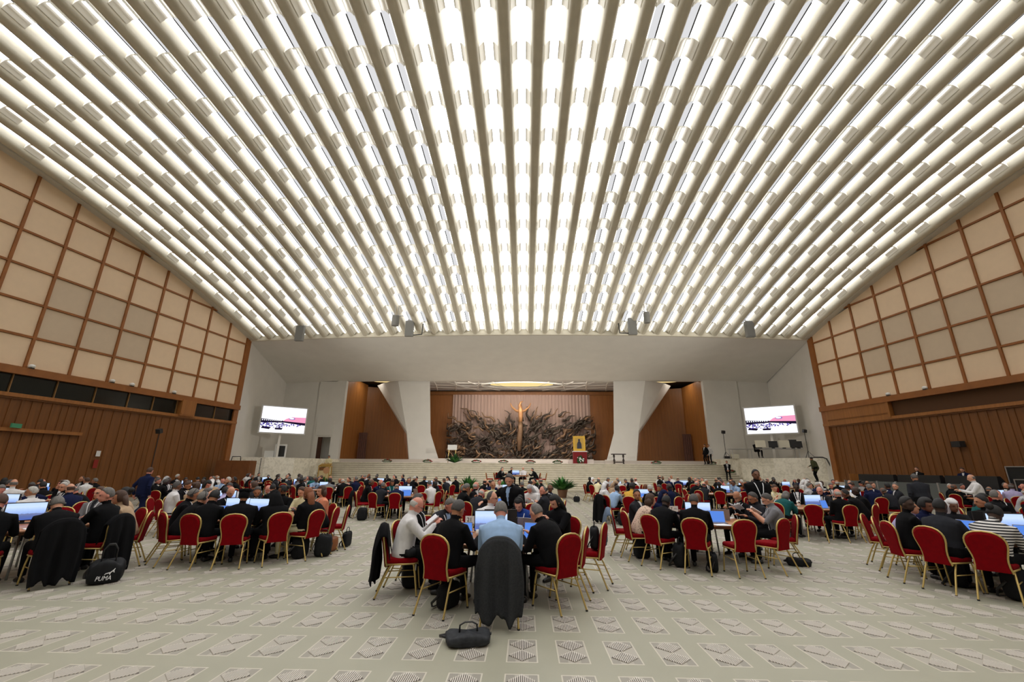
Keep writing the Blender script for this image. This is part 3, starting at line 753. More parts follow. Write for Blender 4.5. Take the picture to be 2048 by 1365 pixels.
# hair, built in the head's own frame
def hair_mesh(kind):
    mb = MB(); n, m = 36, 24; vs = []
    R = random.Random(kind)
    for i in range(m+1):
        t = -pi/2+pi*i/m
        for k in range(n):
            d = V3(cos(t)*cos(2*pi*k/n), cos(t)*sin(2*pi*k/n), sin(t)); x, y, z = d
            front = y
            if kind == 'short': g = z+.55-1.25*max(0, front+.2)
            elif kind == 'ring': g = min(.15-front, z+.55, .38-z)
            elif kind == 'receding': g = min(z+.55, .12-front+.1*z)
            elif kind in ('long', 'bob'): g = min(z-.42, 9) if front > .35 else z+.9
            elif kind == 'bun': g = z-.42 if front > .35 else z+.5
            elif kind == 'afro': g = z-.45 if front > .4 else z+.45
            elif kind == 'skullcap': g = min(z-.72, .5-front)*4
            else: g = (z-.35 if front > .3 else z+.6)*4
            k_ = {'short': 1.062, 'ring': 1.05, 'receding': 1.06, 'long': 1.13, 'bob': 1.15, 'bun': 1.1, 'afro': 1.3, 'skullcap': 1.09, 'veil': 1.16, 'cap': 1.12}[kind]
            u_ = max(0, min(1, (g+.08)/.30)); u_ = u_*u_*(3-2*u_); on = g > 0
            s_ = .84+(k_-.84)*u_ + R.uniform(-.012, .012)*u_
            vs.append((x*.079*s_, -.005+y*.099*s_, .012+z*.110*s_*1.0))
    fs = [(i*n+k, i*n+(k+1) % n, (i+1)*n+(k+1) % n, (i+1)*n+k) for i in range(m) for k in range(n)]
    mb.add(vs, fs)
    if kind == 'long': mb.tube([(0, -.05, .02), (0, -.085, -.08), (0, -.10, -.19), (0, -.10, -.30)], [(.07, .085), (.05, .10), (.04, .10), (.02, .07)], n=14) 
    if kind == 'bob': mb.tube([(0, -.03, .02), (0, -.05, -.07), (0, -.05, -.13)], [(.08, .09), (.075, .095), (.05, .08)], n=14)
    if kind == 'bun': mb.ell((0, -.125, .06), (.05, .045, .05))
    if kind == 'veil': mb.tube([(0, -.02, .05), (0, -.06, -.06), (0, -.08, -.17), (0, -.09, -.27)], [(.09, .10), (.085, .115), (.07, .15), (.05, .17)], n=16)
    if kind == 'cap':
        mb.tube([(0, -.01, .075), (0, -.01, .125)], [(.098, .105), (.10, .108)], n=20)
    return mb.mesh('hair', [None], smooth=True)
HAIR = {k: hair_mesh(k) for k in ('short', 'ring', 'receding', 'long', 'bob', 'bun', 'afro', 'skullcap', 'veil', 'cap')}
def headset_mesh():
    mb = MB(); mb.tube([(.088*cos(a), -.005, .012+.125*sin(a)) for a in [pi*i/14 for i in range(15)]], .006, n=6)
    for s_ in (-1, 1): mb.tube([(s_*.078, -.003, -.012), (s_*.100, -.003, -.012)], .03, n=12)
    return mb.mesh('headset', [black])
HEADSET = headset_mesh()
def glasses_mesh():
    mb = MB()
    for s_ in (-1, 1):
        mb.tube([(s_*.034+.022*cos(a), .100, .004+.016*sin(a)) for a in [2*pi*i/12 for i in range(12)]], .0022, n=5, closed=True)
        mb.tube([(s_*.056, .100, .008), (s_*.080, .02, .004)], .0022, n=5)
    mb.tube([(-.012, .102, .006), (.012, .102, .006)], .0022, n=5)
    return mb.mesh('glasses', [black])
GLASSES = glasses_mesh()
SK = {'fair': sr(206, 150, 122), 'tan': sr(170, 116, 84), 'brown': sr(112, 72, 50), 'dark': sr(62, 40, 30), 'pink': sr(208, 138, 118)}
HC = {'grey': sr(104, 100, 96), 'white': sr(178, 174, 168), 'black': sr(22, 20, 20), 'brown': sr(70, 46, 32), 'auburn': sr(124, 70, 38), 'dark grey': sr(74, 70, 68), 'blond': sr(170, 136, 90)}
CL = {'black': sr(15, 15, 17), 'charcoal': sr(40, 41, 46), 'navy': sr(22, 28, 58), 'grey': sr(120, 120, 124), 'white': sr(216, 214, 214), 'light blue': sr(148, 176, 210), 'lavender': sr(172, 164, 200),
      'yellow': sr(214, 168, 70), 'orange': sr(214, 138, 106), 'cream': sr(218, 208, 168), 'teal': sr(30, 84, 84), 'blue': sr(36, 62, 130), 'pink': sr(214, 130, 140), 'olive': sr(70, 74, 50), 'tan': sr(176, 150, 122), 'red': sr(150, 40, 40), 'pale grey': sr(176, 176, 178)}
def skinm(k): return mat('skin_'+k, SK[k], .55, noise=.05, nscale=20)
def hairm(k): return mat('hair_'+k.replace(' ', '_'), HC[k], .7, noise=.25, nscale=40, bump=.3)
def clothm(k): return mat('cloth_'+k.replace(' ', '_'), CL[k], .95, noise=.10, nscale=9, bump=.55, spec=.15, stretch=(1.4, 1.4, .8))
def pattern_mat(nm, c1, c2, kind):
    if nm in MATS: return MATS[nm]
    m = mat(nm, c1, .85); nt = m.node_tree; b = nt.nodes['Principled BSDF']; tc = nt.nodes.new('ShaderNodeTexCoord')
    if kind == 'stripes': t = nt.nodes.new('ShaderNodeTexWave'); t.bands_direction = 'Z'; t.inputs['Scale'].default_value = 8.5; src = t.outputs['Fac']
    else: t = nt.nodes.new('ShaderNodeTexVoronoi'); t.inputs['Scale'].default_value = 38; src = t.outputs['Distance']
    nt.links.new(tc.outputs['Object'], t.inputs['Vector'])
    r = nt.nodes.new('ShaderNodeValToRGB'); r.color_ramp.interpolation = 'CONSTANT'; r.color_ramp.elements[0].color = (*c2, 1); r.color_ramp.elements[1].color = (*c1, 1); r.color_ramp.elements[1].position = .5 if kind == 'stripes' else .28
    nt.links.new(src, r.inputs[0]); nt.links.new(r.outputs[0], b.inputs['Base Color']); return m
eye_m = mat('eye_dark', (.03, .02, .018), .4)
def haird(h, hc):
    return {'short': hc+' hair', 'ring': 'balding head', 'receding': hc+' receding hair', 'none': 'bald head', 'long': 'long '+hc+' hair', 'bob': hc+' bobbed hair', 'bun': hc+' hair bun', 'afro': 'round '+hc+' hair',
            'skullcap': hc+' skullcap', 'veil': hc+' veil', 'cap': hc+' cap'}[h]
LABELS = {}
def uniq(l, alt=''):
    if l in LABELS: l2 = l+alt
    else: l2 = l
    LABELS[l2] = LABELS.get(l2, 0)+1
    return l2
def person(x, y, face, pose='type', top='black', kind='suit', skin='fair', hair='short', hc='grey', where='', z=None, shirt='white', trousers='black', lan=False, headset=False, glasses=False, capc=None, sc=1.0, topmat=None, topname=None, act=None, group=None, holds=''):
    """face: direction faced, degrees in plan (90 = towards the stage)"""
    me, HM, lme, el = POSE_CACHE[pose]
    o = bpy.data.objects.new('person', me); COL.objects.link(o)
    o.location = (x, y, zf(y) if z is None else z); o.rotation_euler = (0, 0, rad(face-90)); o.scale = (sc*1.03, sc*1.03, sc*1.02)
    tm = topmat or clothm(top)
    sh = clothm(shirt) if kind == 'suit' else tm
    ms = [skinm(skin), tm, sh, clothm(trousers), mat('shoe_black', (.012, .012, .012), .35), eye_m, skinm(skin) if kind == 'tee' else tm]
    for i, m_ in enumerate(ms): o.material_slots[i].link = 'OBJECT'; o.material_slots[i].material = m_
    if hair != 'none':
        hm = HAIR[hair]; h = bpy.data.objects.new({'skullcap': 'skullcap', 'veil': 'veil', 'cap': 'cap'}.get(hair, 'hair'), hm); COL.objects.link(h); h.parent = o; h.matrix_local = HM
        h.material_slots[0].link = 'OBJECT'
        if hair in ('skullcap', 'veil', 'cap'): h.material_slots[0].material = clothm(capc or hc); 
        else: h.material_slots[0].material = hairm(hc)
        if hair in ('skullcap',):
            h2 = bpy.data.objects.new('hair', HAIR['ring']); COL.objects.link(h2); h2.parent = o; h2.matrix_local = HM; h2.material_slots[0].link = 'OBJECT'; h2.material_slots[0].material = hairm('grey')
    if lan: obj('lanyard', lme, o)
    if headset: q = obj('headset', HEADSET, o); q.matrix_local = HM
    if glasses: q = obj('glasses', GLASSES, o); q.matrix_local = HM
    garment = {'suit': 'suit', 'shirt': 'shirt', 'tee': 'short-sleeved shirt', 'blouse': 'blouse', 'robe': 'robe', 'jacket': 'jacket'}[kind]
    colr = topname or top
    lab = f"person in {colr} {garment}, {haird(hair, capc or hc)}, {act+', ' if act else ''}{where}"
    if len(lab.split()) > 16: lab = f"person in {colr} {garment}, {act+', ' if act else haird(hair, capc or hc)+', '}{where}"
    if len(lab.split()) > 16: lab = f"person in {colr} {garment}, {haird(hair, capc or hc)}, {where}"
    if len(lab.split()) > 16: lab = f"person in {colr}, {haird(hair, capc or hc)}, {where}"
    if len(lab.split()) > 16: lab = f"person in {colr} {garment}, {where}"
    if len(lab.split()) > 16: print('LONG', lab)
    uniq(lab)
    tag(o, lab, 'person', group)
    return o
# ------------------------------------------------------------------ furniture
red = mat('red_velvet', sr(122, 2, 12), .9, noise=.12, nscale=18, spec=.12)
frame_g = mat('chair_gold', sr(196, 170, 104), .35, metal=.6)
BK = [(.40, .182), (.47, .168), (.54, .165), (.60, .172), (.66, .187), (.72, .203), (.77, .21), (.82, .206), (.86, .188), (.90, .148), (.925, .09), (.935, 0)]
def lean_y(z): return -.215 - (z-.42)*.17
def chair_parts():
    P = {}
    m = MB()      # padded seat, rounded front corners
    out = [(-.2, -.20), (.2, -.20), (.225, .05), (.215, .17), (.17, .225), (-.17, .225), (-.215, .17), (-.225, .05)]
    def ring(s, z): return [(x*s, y*s, z) for x, y in out]
    R = [ring(.96, .445), ring(1, .46), ring(1, .49), ring(.94, .512), ring(.7, .52)]
    vs = [v for r in R for v in r]; n = 8
    m.add(vs, [(i*n+k, i*n+(k+1) % n, (i+1)*n+(k+1) % n, (i+1)*n+k) for i in range(4) for k in range(n)]+[tuple(range(7, -1, -1)), tuple(32+k for k in range(8))])
    P['seat'] = m.mesh('seat', [red], smooth=True, ang=50)
    m = MB(); rows = []
    zs = [b[0] for b in BK]
    outl = [(-w_, z) for z, w_ in BK] + [(w_, z) for z, w_ in BK[::-1][1:]]
    def sheet(off, shr): return [(x*shr, lean_y(z)+off, .67+(z-.67)*(shr if z > .67 else .995)) for x, z in outl]
    A, B_, C_, D_ = sheet(.018, .97), sheet(.036, .86), sheet(-.018, .97), sheet(-.030, .86); n = len(outl)
    m.add(A+B_+C_+D_, [tuple(n+k for k in range(n)), tuple(3*n+k for k in range(n-1, -1, -1))] + [(k, (k+1) % n, n+(k+1) % n, n+k) for k in range(n)] + [(2*n+k, (k+1) % n+2*n, 3*n+(k+1) % n, 3*n+k) for k in range(n)] + [(k, (k+1) % n, 2*n+(k+1) % n, 2*n+k) for k in range(n)])
    P['backrest'] = m.mesh('backrest', [red])
    m = MB(); path = [(-w_*1.03, lean_y(z), z) for z, w_ in BK] + [(w_*1.03, lean_y(z), z) for z, w_ in BK[::-1][1:]]
    path = [(-.19, -.20, .435)]+path+[(.19, -.20, .435)]
    m.tube(path, (.0125 if False else .0145), n=8); P['back_frame'] = m.mesh('back_frame', [frame_g], smooth=True)
    m = MB(); m.tube([(-.2, -.20, .435), (-.222, .05, .437), (-.21, .17, .437), (-.16, .22, .437), (.16, .22, .437), (.21, .17, .437), (.222, .05, .437), (.2, -.20, .435)], .0125, n=6, closed=True)
    P['seat_frame'] = m.mesh('seat_frame', [frame_g], smooth=True)
    for nm, s, y0, y1, x1 in (('leg_fl', -1, .17, .235, .21), ('leg_fr', 1, .17, .235, .21), ('leg_rl', -1, -.15, -.34, .22), ('leg_rr', 1, -.15, -.34, .22)):
        m = MB(); m.tube([(s*.16, y0*.8, .43), (s*.19, y0, .42), (s*.2, y0+(y1-y0)*.35, .30), (s*x1, y1, .012)], .0125, n=8); m.tube([(s*x1, y1, .0), (s*x1, y1, .02)], .016, 1, n=8)
        P[nm] = m.mesh('leg', [frame_g, black], smooth=True, ang=40)
    for s in (-1, 1): m = MB(); m.tube([(s*.205, .195, .27), (s*.205, -.235, .27)], .008, n=6); P['stretcher%d' % s] = m.mesh('stretcher', [frame_g], smooth=True)
    return P
CP = chair_parts()
def far_chair_mesh():
    me = bpy.data.meshes.new('banquet_chair'); bm = bmesh.new(); mats = [red, frame_g, black]
    for k, p in CP.items():
        ofs = len(bm.faces); bm.from_mesh(p); bm.faces.ensure_lookup_table()
        for f_ in bm.faces[ofs:]:
            f_.material_index = mats.index(p.materials[f_.material_index])
    bm.to_mesh(me); bm.free()
    for q in mats: me.materials.append(q)
    return me
FARCHAIR = far_chair_mesh()
def chair(x, y, face, label, far=False, group='red and gold banquet chairs', z=None):
    z = zf(y) if z is None else z
    if far:
        o = obj('banquet_chair', FARCHAIR, None, (x, y, z), rad(face-90)); return tag(o, label, 'chair', group)
    t = thing('banquet_chair', label, 'chair', (x, y, z), rad(face-90), group)
    for k in ('seat', 'backrest', 'back_frame', 'seat_frame', 'stretcher-1', 'stretcher1'): obj(k.split('-')[0].rstrip('1'), CP[k], t)
    for k in ('leg_fl', 'leg_fr', 'leg_rl', 'leg_rr'): obj('leg', CP[k], t)
    return t
tabw = mat('table_wood', sr(168, 112, 74), .35, noise=.12, nscale=3, stretch=(1, 8, 1))
TR = .94
def table_parts():
    m = MB(); m.lathe([(0, .728), (TR-.02, .728), (TR, .735), (TR, .752), (TR-.01, .758), (0, .758)], n=64)
    top = m.mesh('tabletop', [tabw], smooth=True, ang=35)
    legs = []
    for a in (45, 135, 225, 315):
        m = MB(); c, s = cos(rad(a)), sin(rad(a)); m.tube([(c*.55, s*.55, .73), (c*.66, s*.66, .0)], .018, n=8); legs.append(m.mesh('leg', [steel], smooth=True))
    m = MB(); m.lathe([(TR-.12, .68), (TR-.10, .68), (TR-.10, .729), (TR-.12, .729)], n=48); ap = m.mesh('apron', [wood_dark])
    return top, legs, ap
TP = table_parts()
def table(x, y, label, group='round wooden conference tables', z=None):
    t = thing('round_table', label, 'table', (x, y, zf(y) if z is None else z), 0, group)
    obj('tabletop', TP[0], t); obj('apron', TP[2], t)
    for l in TP[1]: obj('leg', l, t)
    return t
# ---- things on the tables
def screen_mat():
    m = bpy.data.materials.new('monitor_picture'); m.use_nodes = True; nt = m.node_tree; nt.nodes.remove(nt.nodes['Principled BSDF'])
    tc = nt.nodes.new('ShaderNodeTexCoord'); sp_ = nt.nodes.new('ShaderNodeSeparateXYZ'); nt.links.new(tc.outputs['Object'], sp_.inputs[0])
    w_ = nt.nodes.new('ShaderNodeTexNoise'); w_.inputs['Scale'].default_value = 22; nt.links.new(tc.outputs['Object'], w_.inputs['Vector'])
    cr = nt.nodes.new('ShaderNodeValToRGB'); e = cr.color_ramp.elements; e[0].position = 0; e[0].color = (*sr(70, 100, 190), 1); e[1].position = 1; e[1].color = (*sr(196, 220, 250), 1)
    for p_, c_ in ((.28, (96, 112, 170)), (.42, (120, 130, 170)), (.44, (150, 178, 240)), (.62, (178, 204, 250)), (.80, (206, 226, 255))):
        q = e.new(p_); q.color = (*sr(*c_), 1)
    mr = nt.nodes.new('ShaderNodeMapRange'); mr.inputs[1].default_value = .05; mr.inputs[2].default_value = .36; nt.links.new(sp_.outputs[2], mr.inputs[0])
    ad = nt.nodes.new('ShaderNodeMath'); ad.operation = 'MULTIPLY_ADD'; ad.inputs[1].default_value = .10; nt.links.new(w_.outputs['Fac'], ad.inputs[0]); nt.links.new(mr.outputs[0], ad.inputs[2])
    nt.links.new(ad.outputs[0], cr.inputs[0])
    em = nt.nodes.new('ShaderNodeEmission'); em.inputs[1].default_value = 1.0; nt.links.new(cr.outputs[0], em.inputs[0]); nt.links.new(em.outputs[0], nt.nodes['Material Output'].inputs[0])
    return m
picture = screen_mat()
lapscr = emis('laptop_picture', sr(92, 140, 232), .9)
def rawmesh(fn, name, mats, **k): m = MB(); fn(m); return m.mesh(name, mats, **k)
MONP = {'screen': rawmesh(lambda m: (m.box(-.27, .27, 0, .03, .05, .36, 0), m.box(-.257, .257, -.003, 0, .062, .348, 1)), 'screen', [black, picture]),
        'stand': rawmesh(lambda m: (m.box(-.03, .03, .03, .05, .01, .22), m.box(-.13, .13, -.06, .12, 0, .012)), 'stand', [black])}
def group_of(parts, name, label, cat, loc, rz, group):
    t = thing(name, label, cat, loc, rz, group)
    for k, p in parts.items(): obj(k, p, t)
    return t
LAPP = {'keyboard_base': rawmesh(lambda m: m.box(-.165, .165, -.115, .115, 0, .016), 'keyboard_base', [mat('laptop_grey', (.25, .25, .27), .4, metal=.5)]),
        'screen': rawmesh(lambda m: (m.cbox((0, .135, .115), (.33, .008, .225), 0, rx=rad(-14)), m.cbox((0, .1295, .1165), (.31, .002, .205), 1, rx=rad(-14))), 'screen', [mat('laptop_back', (.32, .32, .34), .4, metal=.4), lapscr])}
PAPER = rawmesh(lambda m: (m.cbox((0, 0, .003), (.21, .297, .006)), m.cbox((.03, .02, .008), (.21, .297, .004), rz=.3)), 'paper_sheets', [mat('paper', sr(232, 232, 236), .7)])
BOOK = rawmesh(lambda m: (m.cbox((-.052, 0, .012), (.105, .15, .008), ry=rad(18)), m.cbox((.052, 0, .012), (.105, .15, .008), ry=rad(-18))), 'open_booklet', [mat('paper', sr(232, 232, 236), .7)])
CUP = rawmesh(lambda m: m.lathe([(.026, 0), (.036, .10), (.033, .10), (.024, .006), (0, .006)], n=14), 'cup', [white], smooth=True)
BOTTLE = {'bottle_body': rawmesh(lambda m: m.lathe([(.03, 0), (.032, .01), (.032, .13), (.026, .16), (.012, .185), (.012, .20)], n=14), 'bottle_body', [mat('bottle_plastic', (.75, .82, .86), .15)], smooth=True), 'cap': rawmesh(lambda m: m.lathe([(.014, .198), (.014, .215), (0, .215)], n=10), 'cap', [mat('blue_cap', sr(60, 90, 180), .4)])}
CAMP = {'dome': rawmesh(lambda m: (m.lathe([(.055, 0), (.06, .02), (.045, .06), (.04, .075)], n=20), m.ell((0, 0, .11), (.06, .06, .055), n=16, m=10)), 'dome', [white], smooth=True),
        'lens': rawmesh(lambda m: m.tube([(0, -.052, .112), (0, -.072, .112)], .024, n=14), 'lens', [black])}
MIC = rawmesh(lambda m: (m.box(-.05, .05, -.06, .06, 0, .025), m.tube([(0, .03, .02), (0, .03, .18), (0, -.03, .26)], .005, n=6), m.ell((0, -.04, .275), (.012, .02, .012), n=8, m=6)), 'microphone', [black])
PHONE = rawmesh(lambda m: (m.box(-.036, .036, -.074, .074, 0, .009)), 'phone', [black])

def cloth_over_chair(mat_, long=.75, seed=0, wid=.25):
    """jacket hung over the chair's back: shoulders on the top rail, folds fall behind, short drop in front"""
    R = random.Random(seed); mb = MB(); NU, NV = 26, 22; ph = [R.uniform(0, 6) for _ in range(4)]
    def f(u, v):
        a = (u-.5)*2; x = a*wid*(1+.12*sin(v*3)); top = .955-.16*abs(a)**2.6
        fold = .036*sin(a*6+ph[0]+v)*min(1, v*1.6)+.026*sin(a*12+ph[1])*min(1, v*2)+.012*sin(a*21+ph[3])*v
        z = top - v*(long-.16*abs(a)**2.6+.045*sin(a*6.5+ph[2])+.02*sin(a*15))
        if z < .03: z = .03
        y = lean_y(top)-.045-.03*sin(min(v, .3)*5)+fold - .02*v - (.09*max(0, .5-z)*0)
        y = min(y, lean_y(max(z, .42))-.035) if z > .42 else y-.06*(.42-z)
        return (x, y, z)
    def g(u, v):
        a = (u-.5)*2; x = a*wid*.96; top = .955-.16*abs(a)**2.6; z = top-v*.3; return (x, lean_y(z)+.055, z)
    def top_(u, v):
        a = (u-.5)*2; x = a*wid*(1-.04*v); top = .955-.16*abs(a)**2.6
        p, q = Vector(f(u, 0)), Vector(g(u, 0)); r = p.lerp(q, v); r.z += .022*sin(pi*v); return tuple(r)
    mb.grid(f, NU, NV); mb.grid(top_, NU, 4); mb.grid(g, NU, 6)
    me = mb.mesh('coat', [mat_], smooth=True)
    return me
def solidify(o, th=.012):
    m = o.modifiers.new('thickness', 'SOLIDIFY'); m.thickness = th; return o
COATS = [(cloth_over_chair(mat('coat_grey', sr(52, 53, 55), .95, noise=.15, nscale=60, spec=.1), .84, 1, .255), 'charcoal'), (cloth_over_chair(clothm('black'), .74, 2, .27), 'black'), (cloth_over_chair(clothm('black'), .88, 3, .26), 'black')]
denim = mat('denim', sr(96, 112, 134), .9, noise=.2, nscale=30, bump=.3)
COAT_DENIM = cloth_over_chair(denim, .72, 5, .24)
def bag_mesh(kind, seed=0):
    R = random.Random(seed); m = MB()
    if kind == 'flat': W, D, Hh = .42, .28, .13
    elif kind == 'pack': W, D, Hh = .34, .24, .42
    elif kind == 'brief': W, D, Hh = .42, .13, .32
    else: W, D, Hh = .36, .18, .30
    def f(i, k, n=20, mm=10):
        t = -pi/2+pi*i/mm; a = 2*pi*k/n; se = lambda v, e: abs(v)**e*(1 if v >= 0 else -1)
        x = se(cos(t), .45)*se(cos(a), .55)*W/2; y = se(cos(t), .45)*se(sin(a), .55)*D/2; z = Hh/2+se(sin(t), .5)*Hh/2
        wob = 1+.05*sin(5*a+seed)*cos(3*t); return (x*wob, y*wob, max(z+(.015*sin(a*3+seed) if z > Hh*.4 else 0), .004))
    vs = [f(i, k) for i in range(11) for k in range(20)]
    m.add(vs, [(i*20+k, i*20+(k+1) % 20, (i+1)*20+(k+1) % 20, (i+1)*20+k) for i in range(10) for k in range(20)])
    body = m.mesh('bag_body', [None], smooth=True)
    m = MB(); hz = Hh
    m.tube([(-W*.2, 0, hz-.02), (-W*.19, 0, hz+.07), (-W*.08, 0, hz+.10), (W*.08, 0, hz+.10), (W*.19, 0, hz+.07), (W*.2, 0, hz-.02)], .009, n=6)
    han = m.mesh('handle', [black], smooth=True)
    m = MB(); m.tube([(-W*.5, D*.05, hz*.6), (-W*.62, D*.5, hz*.3), (-W*.4, D*.8, .02), (0, D*.9, .015), (W*.4, D*.7, .02), (W*.52, D*.1, hz*.6)], [(.004, .018)]*6, n=6)
    strap = m.mesh('strap', [black], smooth=True)
    return body, han, strap
BAGS = {k: bag_mesh(k, i) for i, k in enumerate(('flat', 'pack', 'brief', 'tote'))}
bagm = mat('bag_nylon', (.009, .0095, .011), .7, noise=.2, nscale=20, bump=.3, spec=.2)
def bag(kind, x, y, rz, label, m=None, z=None, tilt=0, group='bags on the floor', strap=True):
    t = thing('bag', label, 'bag', (x, y, zf(y)+.002 if z is None else z), rad(rz), group); t.rotation_euler[0] = rad(tilt)
    b = obj('bag_body', BAGS[kind][0], t); b.material_slots[0].link = 'OBJECT'; b.material_slots[0].material = m or bagm
    obj('handle', BAGS[kind][1], t)
    if strap: obj('strap', BAGS[kind][2], t)
    return t
def text(body, size, loc, rot, m, parent=None, name='lettering', ext=.001, align='CENTER'):
    c = bpy.data.curves.new(name, 'FONT'); c.body = body; c.size = size; c.extrude = ext; c.align_x = align; c.align_y = 'CENTER'; c.materials.append(m)
    c.shear = .2 if body == 'PUMA' else 0
    o = bpy.data.objects.new('tmp', c); COL.objects.link(o); dg = bpy.context.evaluated_depsgraph_get(); dg.update(); me = bpy.data.meshes.new_from_object(o.evaluated_get(dg)); bpy.data.objects.remove(o)
    o = bpy.data.objects.new(name, me); COL.objects.link(o); o.parent = parent; o.location = loc; o.rotation_euler = rot; return o
def number_sign(x, y, n, rz, label, z=.79):
    t = thing('table_sign', label, 'sign', (x, y, zf(y)+.76), rad(rz), 'numbered signs on the tables')
    m = MB(); m.box(-.12, .12, 0, .006, .12, .24); m.build('board', white, t)
    m = MB(); m.tube([(0, .004, .0), (0, .004, .125)], .005, n=6); m.lathe([(.05, 0), (.05, .008), (0, .008)], n=16); m.build('stand', steel, t)
    text(n, .09, (-.05, -.003, .18), (pi/2, 0, 0), black, t, 'number')
    m = MB(); m.box(.03, .10, -.002, 0, .17, .18); m.box(.03, .085, -.002, 0, .19, .20); m.build('small_print', grey_pl, t)
    return t
# ------------------------------------------------------------------ tables and the people round them
RS = 1.42       # chair centres from the table centre
CLOCK = ['twelve', 'one', 'two', 'three', 'four', 'five', 'six', 'seven', 'eight', 'nine', 'ten', 'eleven']
def clock(deg): return CLOCK[int(round(((90-deg) % 360)/30)) % 12]
RT = random.Random(42)
USED = {}
def seat_phrase(tn, deg):
    c = clock(deg); k = (tn, c); n = USED.get(k, 0); USED[k] = n+1
    return f"{c} o'clock seat of the {tn}" if n == 0 else f"beside the {c} o'clock seat, {tn}"
def sit(T, deg, r=RS, chair_on=True, far=False, dface=0, z=None, **kw):
    tx, ty, tn = T; a = rad(deg); x, y = tx+r*cos(a), ty+r*sin(a); ph = seat_phrase(tn, deg); g = kw.pop('cface', 0)
    if chair_on: chair(x, y, deg+180+g, f"red and gold banquet chair, {ph}", far, z=z)
    if kw.get('pose', 'type') is not None:
        f = deg+180+dface; px, py = x+.03*cos(rad(deg+180)), y+.03*sin(rad(deg+180))
        if kw.pop('lab2', None): pass
        return person(px, py, f, where=ph, z=z, **kw)
def empty(T, deg, r=RS, cface=0, far=False, note='empty '):
    tx, ty, tn = T; a = rad(deg); x, y = tx+r*cos(a), ty+r*sin(a)
    return chair(x, y, deg+180+cface, f"{note}red and gold banquet chair, {seat_phrase(tn, deg)}", far)
def onto(T, ox, oy, me, name, label, cat, rz=0, group=None, dz=.758):
    tx, ty, tn = T; o = obj(name, me, None, (tx+ox, ty+oy, zf(ty)+dz), rad(rz)); return tag(o, label, cat, group)
def parts_on(T, ox, oy, P, name, label, cat, rz, group, dz=.758):
    tx, ty, tn = T; return group_of(P, name, label, cat, (tx+ox, ty+oy, zf(ty)+dz), rad(rz), group)
GL, GM, GP, GC, GB = 'laptops on the conference tables', 'monitors on the conference tables', 'papers on the conference tables', 'paper cups on the conference tables', 'water bottles on the conference tables'

T = (-.43, 7.3, 'front centre table'); A1 = T
table(T[0], T[1], 'round wooden table at front centre, monitor and laptops on it')
sit(T, -85, 1.41, cface=-4, pose='slump', kind='tee', top='light blue', skin='pink', hair='receding', hc='grey', sc=1.04, act='back to the camera')
sit(T, -120, 1.24, cface=6, pose='type', hair='short', hc='dark grey', skin='tan', glasses=True, dface=-8, act='back to the camera')
sit(T, -166, 1.44, pose='read', kind='shirt', top='white', skin='pink', hair='ring', hc='white', glasses=True, dface=2, act='reading papers')
sit(T, 172, 1.40, pose='up', kind='shirt', top='black', skin='tan', hair='short', hc='dark grey', lan=True, glasses=True)
sit(T, 143, 1.44, pose='slump', top='charcoal', skin='pink', hair='short', hc='grey', shirt='light blue', lan=True)
sit(T, 100, 1.52, pose='turnl', kind='shirt', top='white', skin='fair', hair='receding', hc='dark grey', glasses=True, act='looking right')
sit(T, 74, 1.44, pose='slump', kind='jacket', top='blue', skin='fair', hair='bun', hc='black', headset=True, lan=True, act='wearing a headset')
sit(T, 43, 1.46, pose='read', kind='jacket', top='black', skin='fair', hair='long', hc='black')
sit(T, -46, 1.20, cface=-6, pose='slump', top='black', skin='fair', hair='receding', hc='grey', glasses=True, dface=8, act='holding a phone')
chair(.62, 7.05, 166, 'empty red and gold chair tucked at right of the front centre table'); chair(1.0, 7.66, 160, 'empty red and gold aisle chair with backpack, front centre table')
chair(-1.05, 9.25, 10, 'turned empty red and gold chair left behind the table sign 21'); chair(-.78, 9.75, 262, 'empty red and gold chair behind the table sign 21'); chair(.55, 9.05, 258, 'empty red and gold chair behind the blue jacket, front centre table')
x, y = -.43+1.41*cos(rad(-85)), 7.3+1.41*sin(rad(-85))
o = obj('coat', COATS[0][0], None, (x, y, zf(y)), rad(0)); tag(o, 'dark grey coat hanging over the back of the nearest centre chair', 'coat'); solidify(o)
x, y = -.43+1.44*cos(rad(-166)), 7.3+1.44*sin(rad(-166))
o = obj('coat', COATS[1][0], None, (x, y, zf(y)), rad(-166+180-90)); tag(o, 'black jacket hung on the chair of the white-shirted reader', 'coat'); solidify(o)
t = parts_on(T, -.12, .08, MONP, 'monitor', 'monitor with pale blue picture on the front centre table', 'monitor', 4, GM)
parts_on(T, .02, .30, MONP, 'monitor', 'monitor facing the stage on the front centre table', 'monitor', 184, GM)
parts_on(T, -.02, .42, CAMP, 'conference_camera', 'white round-headed camera behind the front centre monitor', 'camera', 0, 'white cameras on the tables')
number_sign(T[0]-.46, T[1]+.42, '21', 0, 'white sign numbered 21 on the front centre table')
parts_on(T, -.46, -.52, LAPP, 'laptop', 'laptop before the near left person, front centre table', 'laptop', 25, GL)
parts_on(T, .50, -.42, LAPP, 'laptop', 'laptop right of the blue shirt, front centre table', 'laptop', -25, GL)
parts_on(T, .25, .58, LAPP, 'laptop', 'opened laptop before the blue jacket, front centre table', 'laptop', 172, GL)
parts_on(T, .62, .42, LAPP, 'laptop', 'opened laptop before the long-haired person, front centre table', 'laptop', 140, GL)
onto(T, -.80, -.45, PAPER, 'paper_sheets', 'papers at the left rim of the front centre table', 'papers', -60, GP)
onto(T, -.62, .35, PAPER, 'paper_sheets', 'papers before the grey suit, front centre table', 'papers', 40, GP)
onto(T, .30, -.10, MIC, 'microphone', 'black desk microphone in the middle of the front centre table', 'microphone', 0)
